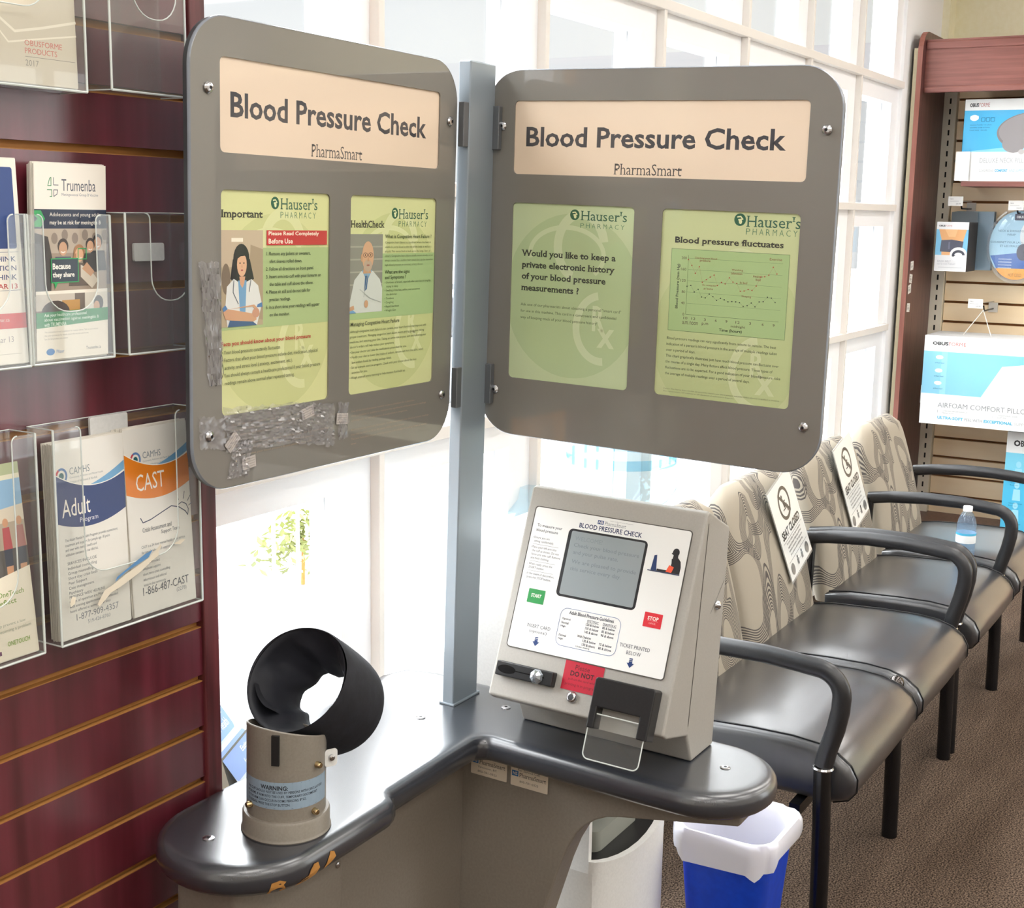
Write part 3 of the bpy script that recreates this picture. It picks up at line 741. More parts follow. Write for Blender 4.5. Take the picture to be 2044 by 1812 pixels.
# small print and packing tape on the lower part of the left panel
for x, y, wv, ls in ((.075, .088, .215, ['Use of this blood pressure monitor is not a substitute for a physician.', 'Only a physician is qualified to interpret the significance of blood pressure', 'measurements and diagnose a condition.', '', 'Your blood pressure fluctuates. Studies have shown that blood pressure readings', 'may be as much as 20 to 30 points higher when a doctor is present.', 'This monitor takes your blood pressure at one point in time only.']),
                     (.345, .0765, .215, ['Use of this blood pressure monitor is not a substitute for a physician.', 'Only a physician is qualified to interpret the significance of blood pressure readings', 'self-diagnosis, or self-adjustment of medications is dangerous.', '', 'Blood pressure constantly fluctuates. Studies have shown that blood pressure readings', 'may vary as much as 30 to 40 points within a few minutes.', 'The best indication of your blood pressure is an average of readings taken at several', 'times.'])):
    s = Sheet(step=3e-5, coat=1.0); s.lines(ls, x, y, .0073, .0042, '#a89680', wmax=wv)
    s.build('small_print', pl, TL @ Matrix.Translation((0, 0, .0003)))
def tape(T, pts, parent, n=22, amp=.0020):
    """a crinkled strip of clear tape; pts = four corners, counter-clockwise"""
    mb = M(); vs = []; fs = []
    A, B, C_, D = [Vector(p) for p in pts]
    for j in range(n + 1):
        for i in range(n + 1):
            u, v = i / n, j / n
            p = (A * (1 - u) + B * u) * (1 - v) + (D * (1 - u) + C_ * u) * v
            jag = Vector((random.uniform(-1, 1), random.uniform(-1, 1))) * .0022 if (i in (0, n) or j in (0, n)) else Vector((0, 0))
            vs.append((p.x + jag.x, p.y + jag.y, .0008 + abs(random.gauss(0, amp))))
    for j in range(n):
        for i in range(n):
            k = j * (n + 1) + i; fs.append((k, k + 1, k + n + 2, k + n + 1))
    mb.add(vs, fs, TAPE); return mb.build('tape', parent, smooth=12, T=T)
tape(TL, [(.030, .145), (.056, .145), (.050, .31), (.010, .31)], pl, 20)
tape(TL, [(.062, .050), (.20, .045), (.20, .105), (.058, .112)], pl, 24)
tape(TL, [(.20, .045), (.30, .026), (.30, .092), (.20, .105)], pl, 22)
tape(TL, [(.065, .012), (.105, .012), (.115, .062), (.075, .060)], pl, 16)
tape(TL, [(.012, .062), (.06, .055), (.062, .098), (.010, .105)], pl, 14, .0006)
tape(TL, [(.31, .035), (.335, .035), (.335, .09), (.31, .095)], pl, 10)
for (a0, b0, rot) in ((.070, .048, .75), (.225, .075, .2), (.095, .020, .1), (.305, .060, -.1)):
    s = Sheet(); s.rect(0, 0, .028, .017, '#b9b1ab'); 
    for k in range(4): s.line([(.002, .003 + k * .0035), (.026, .003 + k * .0035)], .0006, '#8f867e')
    s.build('tape_scrap', pl, TL @ Matrix.Translation((a0, b0, .0022)) @ Matrix.Rotation(rot, 4, 'Z'))
# hinges
for z0, z1 in ((.985, 1.058), (.545, .615)):
    M().box(-.014, .002, .002, .0135, z0, z1, HINGE).build('hinge', kiosk, smooth=0, T=UP, bevel=.0012)
    M().box(.074, .0855, -.012, .002, z0, z1, HINGE).build('hinge', kiosk, smooth=0, T=UP, bevel=.0012)

# ------------------------------------------------------------------ monitor unit
prof = [(-.103, .085), (.023, .419), (.034, .421), (.127, .379), (.111, 0.0005), (.019, .0005), (-.006, .053), (-.090, .076)]
mon = M().prism(prof, -.456, -.134, UNIT, 'y').build('monitor_housing', kiosk, smooth=0, T=UP, bevel=.004, seg=3, fixn=True)
FV = (.353, 0, .9356)
FT = UP @ frame((-.1032, -.134, .085), (0, -1, 0), FV)
# side seam, vent strip, side screw
M().add([(.03, -.4563, .402), (.032, -.4563, .401), (-.004, -.4563, .070), (-.006, -.4563, .071)], [(0, 1, 2, 3)], BLACK).add([(.062, -.4563, .245), (.115, -.4563, .290), (.115, -.4563, .2885), (.062, -.4563, .2435)], [(0, 1, 2, 3)], PANEL_BACK).build('seam', mon, smooth=0, T=UP)
M().lathe([(.0085, 0), (.0085, .002), (.006, .006), (.0, .008)], STEEL, 20, cap=False).build('side_screw', mon, T=UP @ frame((.087, -.4562, .253), (1, 0, 0), (0, 0, 1)))
M().prism(rrect(.0155, .0845, .3045, .3265, .006), .0003, .0016, pcol('#4b4843')).build('plate_gasket', mon, smooth=0, T=FT)
s = Sheet(step=3e-5, coat=.3, rough=.35)
s.z = .0017
s.rect(.0175, .086, .303, .325, '#ecedec', r=.005)
NAVY = '#22325c'
s.rect(.136, .3125, .147, .319, '#1f3f7c'); s.text('NS', .1375, .3137, .1457, .3178, '#f1eee6', bold=.02)
s.text('PharmaSmart', .149, .312, .188, .3185, '#8a8c94', serif=True); s.text('Experts in Blood Pressure Management', .158, .3195, .2, .3213, '#8a8c94')
s.text('BLOOD PRESSURE CHECK', .104, .3015, .219, .3098, NAVY, bold=.02)
s.rect(.087, .1835, .2325, .298, '#15161c', r=.008)
s.lines(['To measure your', 'blood pressure'], .026, .297, .0082, .0068, '#2b3242', wmax=.048, bold=.01)
L4 = [(.272, [['\u203a  Ensure you are', '    sitting comfortably.']]), ]
yy = .2755
for para, line in ((['\u203a Ensure you are', '   sitting comfortably.'], 1), (['\u203a Place your left arm into', '   the cuff as shown. Do not', '   force arm into cuff. Remove', '   any thick clothing.'], 1), (['\u203a When ready, press the', '   START button.'], 1), (['\u203a In the event of discomfort,', '   press the STOP button.'], 0)):
    wl = max(glyphs(t)[2][2] for t in para) * .0049
    s.lines(para, .022, yy, .0062, .0056, '#3a4152', wmax=min(.062, wl))
    yy -= .0062 * len(para) + .0015
    if line: s.line([(.025, yy), (.074, yy)], .0004, '#59606e')
    yy -= .0025
s.text('INSERT CARD', .047, .1235, .091, .1295, '#3a4152'); s.text('(optional)', .053, .114, .086, .1205, '#3a4152')
s.text('TICKET PRINTED', .219, .1235, .272, .1295, '#3a4152'); s.text('BELOW', .233, .1135, .258, .1195, '#3a4152')
for cx, cy in ((.0695, .1095), (.2435, .1085)):
    s.rect(cx - .003, cy - .0018, cx + .003, cy, '#1f3a70'); s.rect(cx - .003, cy - .0045, cx + .003, cy - .0026, '#1f3a70')
    s.poly([(cx - .003, cy - .005), (cx + .003, cy - .005), (cx + .003, cy - .008), (cx + .0065, cy - .008), (cx, cy - .0155), (cx - .0065, cy - .008), (cx - .003, cy - .008)], '#1f3a70')
s.frame(.104, .1045, .214, .1665, .0008, '#6f83ad', r=.012)
s.text('Adult Blood Pressure Guidelines', .119, .1575, .201, .1635, '#2f3648', bold=.014)
s.text('SYSTOLIC', .154, .1505, .175, .1545, '#2f3648', bold=.01); s.text('DIASTOLIC', .183, .1505, .207, .1545, '#2f3648', bold=.01)
s.line([(.154, .1497), (.175, .1497)], .0003, '#2f3648'); s.line([(.183, .1497), (.207, .1497)], .0003, '#2f3648')
for i, (n_, a_, b_) in enumerate((('Optimal', '120 & below', '80 & below'), ('Normal', '130 & below', '85 & below'), ('High', '140 & above', '90 & above'))):
    y = .1445 - i * .0062
    s.text(n_, .1085, y + .002, .1085 + .0022 * len(n_), y + .006, '#2f3648', bold=.01); s.text(a_, .153, y, .177, y + .0042, '#2f3648', bold=.01); s.text(b_, .183, y, .206, y + .0042, '#2f3648', bold=.01)
s.text('With Diabetes', .142, .1235, .167, .1275, '#2f3648', bold=.01)
for i, (n_, a_, b_) in enumerate((('Normal', '130 & below', '75 & below'), ('High', '130 & above', '80 & above'))):
    y = .1175 - i * .0062
    s.text(n_, .1085, y + .002, .1085 + .0022 * len(n_), y + .006, '#2f3648', bold=.01); s.text(a_, .153, y, .177, y + .0042, '#2f3648', bold=.01); s.text(b_, .183, y, .206, y + .0042, '#2f3648', bold=.01)
s.text('Under mmHg', .143, .1065, .168, .110, '#2f3648')
# pictogram: seated user with an arm in the cuff
s.line([(.2405, .2525), (.2955, .2525)], .0016, '#2c3a5c')
s.poly([(.2455, .2535), (.2555, .2535), (.2545, .2600), (.2520, .2790), (.2475, .2775)], '#1d3766')
s.poly([(.2555, .2535), (.2560, .2570), (.2720, .2570), (.2780, .2600), (.2790, .2690), (.2780, .2760), (.2830, .2800), (.2890, .2790), (.2940, .2740), (.2960, .2650), (.2955, .2535)], '#1c1d22')
s.poly(ell(.2835, .2875, .0058, .0068, 18), '#1c1d22'); s.poly([(.2775, .2870), (.2760, .2845), (.2785, .2835)], '#1c1d22'); s.poly([(.2800, .2830), (.2880, .2830), (.2885, .2770), (.2795, .2770)], '#1c1d22')
s.poly([(.2715, .2545), (.2760, .2660), (.2845, .2635), (.2815, .2540)], '#ee5a3a')
s.build('front_plate', mon, FT)
s = Sheet(step=3e-5, coat=.6, rough=.3); s.rect(.093, .1875, .228, .2945, '#8f989c', r=.003)
G = '#737d84'
s.text('WELCOME!', .1015, .2795, .152, .2865, '#7e8990')
for t_, x0, x1, y in (('Check your blood pressure', .1015, .2215, .2665), ('and your pulse rate.', .1025, .186, .2545), ('We are pleased to provide', .1035, .2215, .239), ('this service every day.', .1035, .197, .227)): s.text(t_, x0, y, x1, y + .0085, G)
s.build('display_screen', mon, FT @ Matrix.Translation((0, 0, .0020)))
for nm, x0, y0, x1, y1, c, t_ in (('start_button', .0365, .1635, .068, .187, '#1f8a43', 'START'), ('stop_button', .251, .1625, .2825, .186, '#d5303c', 'STOP')):
    s = Sheet(step=3e-5, coat=.3, rough=.35); s.rect(x0, y0, x1, y1, c, r=.001)
    cx = (x0 + x1) / 2; cy = (y0 + y1) / 2
    s.text(t_, cx - .0095, cy - .002 + (.002 if t_ == 'STOP' else 0), cx + .0095, cy + .004 + (.002 if t_ == 'STOP' else 0), '#f5f2ea', bold=.02)
    if t_ == 'STOP': s.text('CANCEL', cx - .006, cy - .0065, cx + .006, cy - .0035, '#f0b9b6'); s.line([(cx - .009, cy - .001), (cx + .009, cy - .001)], .0004, '#f0b9b6')
    s.build(nm, mon, FT @ Matrix.Translation((0, 0, .0021)))
# card reader
mb = M(); mb.prism([(.013, .035), (.1205, .035), (.1205, .0595), (.013, .0595)], .0003, .016, BLACK)
cr = mb.build('card_reader', mon, smooth=0, T=FT, bevel=.002)
mb = M(); mb.prism(ell(.034, .047, .017, .007, 20), .0162, .0164, pm('card slot recess', '#050506', .2)).prism([(.03, .0462), (.105, .0462), (.105, .0478), (.03, .0478)], .0165, .0167, pm('card slot recess', '#050506', .2))
mb.build('slot_opening', cr, smooth=0, T=FT)
LENS = pm('clear reader lens', '#aab2ba', .06, metal=.7)
M().lathe([(.0125, .0162), (.010, .020), (.004, .0235), (.0, .024)], LENS, 8, cap=False, T=Matrix.Translation((.091, .0465, 0)) @ Matrix.Rotation(.4, 4, 'Z')).build('lens', cr, smooth=0, T=FT)
M().lathe([(.003, 0), (.003, .002), (.001, .003)], UNIT, 12).build('dimple', mon, T=FT @ Matrix.Translation((.008, .050, 0)))
# red notice
s = Sheet(coat=.4, rough=.4); s.rect(.1305, .037, .2015, .084, '#b51a34')
s.text('Please', .150, .0715, .176, .0795, '#4a0c16'); s.text('DO NOT', .143, .0605, .186, .069, '#33060e', bold=.03); s.text('pull on the card while', .141, .0525, .192, .0575, '#5a0f1c'); s.text('printing is in progress', .137, .0435, .194, .049, '#5a0f1c')
s.build('red_notice', mon, FT @ Matrix.Translation((0, 0, .0007)))
M().lathe([(.0092, 0), (.0092, .003), (.0075, .006), (.0055, .007)], STEEL, 24).lathe([(.0052, .0072), (.0012, .0074)], PANEL_BACK, 8).build('lock', mon, T=FT @ Matrix.Translation((.155, .027, .0002)))
# ticket printer bezel with clear tray
up_ = [(.202, -.012), (.2145, -.012), (.2145, .0225), (.2885, .0225), (.2885, -.012), (.307, -.012), (.307, .066), (.304, .069), (.205, .069), (.202, .066)]
pr_ = M().prism(up_, .0003, .030, BLACK).build('ticket_printer', mon, smooth=0, T=FT, bevel=.003, seg=3)
M().box(.2145, .2885, -.012, .0225, .0004, .006, UNIT).build('printer_mouth', pr_, smooth=0, T=FT)
mb = M(); tp = rrect(.2035, -.060, .3005, .012, [.010, .001, .001, .010])
mb.prism(tp, .0235, .0258, CLEAR, capmat=CLEAR); mb.tube([(x, y, .0247) for x, y in tp[:7] + tp[7:9]] , .0011, CLEAR_EDGE, 6)
mb.tube([(x, y, .0247) for x, y in tp[9:] + tp[:1]], .0011, CLEAR_EDGE, 6)
mb.build('clear_tray', pr_, smooth=0, T=FT)

# ------------------------------------------------------------------ cuff tower
CX, CY = -.531, -.059
CT = UP @ Matrix.Translation((CX, CY, 0))
mb = M(); mb.lathe([(.0635, .0), (.0645, .002), (.0635, .004), (.0625, .006), (.0625, .027), (.0605, .030), (.0565, .0305)], CYL, 48)
cuffbase = mb.build('cuff_tower', kiosk, smooth=40, T=CT)
def ztop(th): return .150 - .30 * .056 * math.cos(th) + .0 * math.sin(th)
n = 56; R_, Ri = .0565, .0535
ringz = lambda r, zf: [(r * math.cos(2 * math.pi * i / n), r * math.sin(2 * math.pi * i / n), zf(2 * math.pi * i / n)) for i in range(n)]
mb = M(); mb.rings([ringz(R_, lambda t: .030), ringz(R_, lambda t: ztop(t) - .001), ringz(R_ - .001, ztop), ringz(Ri, ztop), ringz(Ri, lambda t: .06)], CYL, cap=False)
mb.build('tube', cuffbase, smooth=40, T=CT)
s = Sheet(step=4e-5); W_ = .150
for i in range(24): s.rect(-W_ / 2 + W_ * i / 24, 0, -W_ / 2 + W_ * (i + 1) / 24, .040, '#8fa3b4', up=(i == 0))
s.line([(-W_ / 2 + W_ * i / 12, .0385) for i in range(13)], .0005, '#5d6f80'); s.line([(-W_ / 2 + W_ * i / 12, .0015) for i in range(13)], .0005, '#5d6f80')
s.text('WARNING:', -.034, .0285, .006, .0352, '#23282f', bold=.03)
s.lines(['THIS CUFF SHOULD NOT BE USED BY PERSONS WITH CIRCULATORY', 'PROBLEMS. IF ARM INTO THE CUFF, TEMPORARY DISCOMFORT', 'TO THE ARM CAN OCCUR IN SOME PERSONS. IF SO,', 'TO RELEASE, PRESS THE STOP BUTTON.'], -.062, .0275, .0062, .0052, '#2b323b', wmax=.125, bold=.012)
th0 = math.radians(216)
s.mb.v = [((R_ + .0004 + z) * math.cos(th0 + x / R_), (R_ + .0004 + z) * math.sin(th0 + x / R_), y + .050) for x, y, z in s.mb.v]
s.mb.build('warning_label', cuffbase, smooth=0, T=CT)
for th, z in ((math.radians(268), .108), (math.radians(263), .040), (math.radians(160), .048)):
    M().lathe([(.0048, -.002), (.0048, .006), (.0035, .008), (.0012, .008)], pm('brass screw', '#b8a27a', .25, metal=1), 14).build('thumb_screw', cuffbase, T=CT @ frame((R_ * math.cos(th), R_ * math.sin(th), z), (-math.sin(th), math.cos(th), 0), (0, 0, 1)))
# strap in its slot
th = math.radians(205)
M().box(-.0055, .0055, -.001, .004, .116, .160, BLACK).build('strap', cuffbase, smooth=0, T=CT @ frame((R_ * math.cos(th), R_ * math.sin(th), 0), (-math.sin(th), math.cos(th), 0), (math.cos(th), math.sin(th), 0), (0, 0, 1)))
# the cuff itself: a soft sleeve tilted away from the user
ax = Vector((.80, 0.02, -.60)).normalized(); e1 = Vector((0, -1, 0)); e1 = (e1 - ax * e1.dot(ax)).normalized(); e2 = ax.cross(e1) * -1
if e2.z < 0: e2 = -e2
C0 = Vector((-.506, -.056, .213))
def cring(d, r, n=64, wob=None, sq=(1, 1)):
    out = []
    for i in range(n):
        th = 2 * math.pi * i / n
        rr = r + (wob(th, d) if wob else 0)
        out.append(tuple(C0 + ax * d + e1 * (rr * sq[0] * math.cos(th)) + e2 * (rr * sq[1] * math.sin(th))))
    return out
wo_ = lambda th, d: .0012 * math.sin(3 * th + 20 * d) + .0015 * math.sin(2 * th + 1)
wi_ = lambda th, d: .0045 * math.sin(5 * th + 35 * d) + .0030 * math.sin(3 * th - 22 * d + 1) + .0015 * math.sin(11 * th + 60 * d)
outer = [cring(d, r, wob=wo_) for d, r in ((.0, .0785), (-.003, .0800), (.0, .0815), (.012, .0825), (.04, .0835), (.075, .0835), (.105, .082), (.118, .080), (.123, .0775), (.122, .074))]
mb = M(); mb.rings(outer, CUFF, cap=False); cuff = mb.build('cuff_sleeve', cuffbase, smooth=60, T=UP)
inner = [cring(d, r, wob=wi_ if 0.01 < d < .12 else None) for d, r in ((.0, .0786), (.003, .0755), (.010, .073), (.022, .067), (.040, .058), (.060, .050), (.080, .045), (.098, .045), (.112, .055), (.122, .0742))]
mb = M(); mb.rings(inner[::-1], CUFF_IN, cap=False); mb.build('cuff_bladder', cuff, smooth=60, T=UP)
flap = []
for k in range(9):
    th = math.radians(196 + k * 5)
    flap.append([tuple(C0 + ax * d + (e1 * math.cos(th) + e2 * math.sin(th)) * (.0715 - .012 * k / 8 - .06 * d)) for d in (.002, .02, .045, .07, .09)])
M().rings(flap, CUFF_IN, close=False, cap=False).build('cuff_flap', cuff, smooth=60, T=UP)
M().prism(rrect(-.010, -.014, .010, .012, .005), 0, .0015, WHITE_P).lathe([(.0045, .0015), (.0045, .005), (.002, .006)], STEEL, 12).build('cuff_clip', cuffbase, smooth=0, T=CT @ frame((.030, -.056, .108), (.9, -.4, 0), (0, 0, 1)))

# ================================================================== SLATWALL WITH LEAFLETS
SY = 1.36
slat = thing('slatwall_display', (.4, SY, 0), 'burgundy slatwall display board with brown grooves beside the window', 'display')
off = Matrix.Translation((-.4, -SY, 0))
gz = [.11, .19, .272, .354, .436, .518, .60, .682, .764, .845, .925, 1.009, 1.09, 1.172, 1.254, 1.336, 1.424, 1.512, 1.602, 1.690, 1.766, 1.846, 1.926, 2.006, 2.086, 2.166]
mb = M(); z = .02
SX0, SX1 = -.75, 1.405
for g in gz + [2.25]:
    mb.box(SX0, SX1, SY, SY + .012, z, g - .0055, BURG)
    z = g + .0055
mb.box(SX0, SX1, SY + .010, SY + .020, .02, 2.25, MDF)
mb.build('slat_board', slat, smooth=0, T=off)
mb = M()
for g in gz: mb.box(SX0, SX1, SY + .0005, SY + .0115, g - .0055, g - .0043, MDF)
mb.build('groove_lip', slat, smooth=0, T=off)
M().box(1.405, 1.436, SY - .006, SY + .024, .0, 2.28, BURG_TRIM).build('end_trim', slat, smooth=0, T=off, bevel=.002)

def holder(label, x0, x1, z0, z1, d, notch, ndepth, nx=None, pad=None):
    """clear leaflet pocket clipped on the slatwall: back, bottom, two sides and a front with a finger notch"""
    t = thing('leaflet_holder', ((x0 + x1) / 2, SY - .002, z0), label, 'holder', None)
    w2 = (x1 - x0) / 2; h = z1 - z0; k = notch / 2; nx = nx or 0
    mb = M()
    mb.box(-w2, w2, -.002, 0, 0, h, CLEAR); mb.box(-w2, w2, -d, 0, 0, .002, CLEAR)
    mb.box(-w2, -w2 + .002, -d, 0, 0, h, CLEAR); mb.box(w2 - .002, w2, -d, 0, 0, h, CLEAR)
    rr = min(k * .9, .035)
    cut = [(nx - k - .008, h)] + arc(nx - k - .008, h - .008, .008, 90, 0, 4)[1:] + arc(nx - k + rr, h - ndepth + rr, rr, 180, 270, 6) + arc(nx + k - rr, h - ndepth + rr, rr, 270, 360, 6) + arc(nx + k + .008, h - .008, .008, 180, 90, 4)[:-1] + [(nx + k + .008, h)]
    front = [(-w2, 0), (w2, 0), (w2, h)] + cut[::-1] + [(-w2, h)]
    mb.prism(front, -d - .001, -d + .001, CLEAR, 'y')
    mb.build('pocket', t, smooth=0)
    mb = M()
    mb.tube([(x, -d, z) for x, z in cut], .0009, CLEAR_EDGE, 6)
    for sx_ in (-1, 1):
        mb.tube([(sx_ * w2, -d, 0), (sx_ * w2, -d, h)], .0016, CLEAR_EDGE, 6); mb.tube([(sx_ * w2, 0, h), (sx_ * w2, -d, h)], .0008, CLEAR_EDGE, 6)
        mb.tube([(sx_ * w2, 0, 0), (sx_ * w2, -d, 0)], .0011, CLEAR_EDGE, 6)
    mb.tube([(-w2, -d, 0), (w2, -d, 0)], .0016, CLEAR_EDGE, 6); mb.tube([(-w2, 0, h), (w2, 0, h)], .0007, CLEAR_EDGE, 6)
    mb.build('pocket_edge', t, smooth=0)
    if pad: M().prism(rrect(pad[0], pad[1], pad[2], pad[3], .003), -.006, -.0025, WHITE_P, 'y').build('mounting_pad', t, smooth=0)
    return t
D = .047
holder('clear leaflet holder at the top left with a white catalogue in it', .955, 1.182, 1.755, 2.02, D, .115, .175, .0)
holder('empty clear leaflet holder at the top beside the board edge trim', 1.222, 1.352, 1.762, 2.02, D, .076, .165, .012)
holder('clear leaflet holder with navy and white vaccine leaflets', .945, 1.079, 1.427, 1.607, D, .085, .115)
holder('clear leaflet holder with leaflets showing a group of young people', 1.086, 1.214, 1.427, 1.607, .043, .082, .118)
holder('empty clear leaflet holder with a white mounting pad in the middle row', 1.236, 1.362, 1.428, 1.610, D, .07, .115, .015, pad=(-.01, .118, .045, .142))
holder('clear leaflet holder at the lower left with one green-topped leaflet', .90, 1.079, 1.066, 1.345, D, .11, .205)
holder('wide clear leaflet holder with the blue and the orange leaflet stacks', 1.106, 1.358, 1.066, 1.345, D, .165, .195, pad=(-.03, .245, .035, .279))

def stack(label, xb, xt, wd, h, zb, yb, yt, n, fn, paper='#f3ece0', dx=.0008):
    """a pile of leaflets standing in a pocket: loose edges behind, the printed front sheet on top"""
    t = thing('leaflet_stack', (xb, yb, zb), label, 'leaflets')
    v = Vector((xt - xb, yt - yb, h)).normalized()
    n_ = Vector((1, 0, 0)).cross(v)
    T = frame((0, 0, 0), (1, 0, 0), v, n_)
    mb = M()
    for k in range(n):
        o = random.uniform(-1, 1) * dx; p = random.uniform(-1, 1) * dx * 2
        mb.box(o, wd + o, p, h + p, -.0005 - .0009 * (k + 1), -.0005 - .0009 * k - .0002, PAPER_EDGE)
    mb.build('loose_sheets', t, smooth=0, T=T)
    s = Sheet(step=3e-5, coat=.15, rough=.4); s.rect(0, 0, wd, h, paper); fn(s, wd, h); s.build('front_cover', t, T)
    return t

def camhs(s, w, h, band, title, t0, by0, by1, lx):
    s.ring(lx, h - .042, .0095, .0105, .003, '#5a7fb5', -60, 120); s.ring(lx, h - .042, .0095, .0105, .003, '#c23a4a', 120, 300); s.poly(ell(lx, h - .042, .004, .0045, 14), '#1f5f66')
    s.text('CAMHS', lx + .013, h - .042, lx + .046, h - .033, '#7d8a90'); s.text('Community Addiction and Mental Health', lx + .013, h - .0475, lx + .068, h - .0445, '#8e989c'); s.text('Services of Haldimand & Norfolk', lx + .013, h - .053, lx + .058, h - .050, '#8e989c')
    def curve(a, c, b_): return [(w * i / 14, a * (1 - i / 14) ** 2 + 2 * c * (i / 14) * (1 - i / 14) + b_ * (i / 14) ** 2) for i in range(15)]
    top = curve(by1 + .018, by1 - .020, by1 + .006); bot = curve(by0 + .012, by0 - .012, by0 + .014)
    s.poly(curve(by1 + .0, by1 - .020, by1 + .008) + curve(by1 - .01, by1 - .012, by1 + .020)[::-1][:9], '#6fa6cf')
    s.poly(bot + top[::-1], band)
    s.line(top, .0012, '#f6f3ea')
    s.text(title, t0, (by0 + by1) / 2 - .011, t0 + (.046 if title == 'Adult' else .052), (by0 + by1) / 2 + .012, '#f4efe6')
def f_adult(s, w, h):
    camhs(s, w, h, '#22386f', 'Adult', .010, .140, .197, .012)
    s.text('Program', .038, .1455, .068, .1535, '#d9dbe6')
    s.lines(['The Adult Mental Health Program provides assessment,', 'treatment and support for people age 18 years', 'and over with mental health and', 'addiction concerns in our district.'], .012, .130, .0062, .0052, '#7c8288', wmax=.088)
    s.lines(['SERVICES INCLUDE', 'Individual counselling', 'Group counselling', 'Short stay crisis beds', 'Peer Support', 'Case management', 'Psychiatry'], .014, .100, .0064, .0054, '#7c8288', wmax=.048)
    s.lines(['PROVINCE WIDE HELPLINE', 'Hours of operation are Monday to Friday', 'with evening appointments and extended', 'hours offered at some of our sites'], .014, .056, .0062, .0052, '#7c8288', wmax=.082)
    s.text('1-877-909-4357', .024, .0215, .095, .030, '#8a8f96'); s.text('519-426-8760', .042, .0135, .080, .0185, '#9aa0a6')
def f_cast(s, w, h):
    camhs(s, w, h, '#e07f14', 'CAST', .018, .156, .205, .020)
    s.line([(.022, .133), (.026, .126), (.040, .128), (.060, .134), (.080, .140), (.094, .136), (.106, .128), (.110, .122)], .0014, '#3b4660'); s.line([(.092, .139), (.100, .142), (.108, .138), (.112, .130), (.110, .122)], .0012, '#3b4660')
    for a, b in (((.094, .146), (.092, .155)), ((.103, .146), (.106, .156)), ((.111, .142), (.117, .149)), ((.113, .135), (.119, .138))): s.line([a, b], .001, '#3b4660')
    s.text('Crisis Assessment and', .024, .1125, .078, .119, '#6a7078'); s.text('Support Team', .058, .1035, .092, .1105, '#6a7078')
    s.lines(['CAST is a 24 hour mental health crisis service', 'for people who need support now.', '', 'Services Provided:', 'telephone support', 'short term crisis counselling', 'information and referral', 'visits in the community'], .020, .095, .0075, .0054, '#7c8288', wmax=.082)
    s.text('1-866-487-CAST', .018, .026, .104, .0375, '#5b6068'); s.text('(2278)', .080, .0165, .099, .0235, '#8a8f96')
stack('stack of leaflets with a navy blue band in the wide clear holder', 1.111, 1.120, .116, .253, 1.0705, 1.3155, 1.330, 22, f_adult, '#e9e6de')
stack('stack of leaflets with an orange band in the wide clear holder', 1.233, 1.236, .117, .255, 1.0705, 1.3155, 1.330, 22, f_cast, '#e9e6de', dx=.0016)

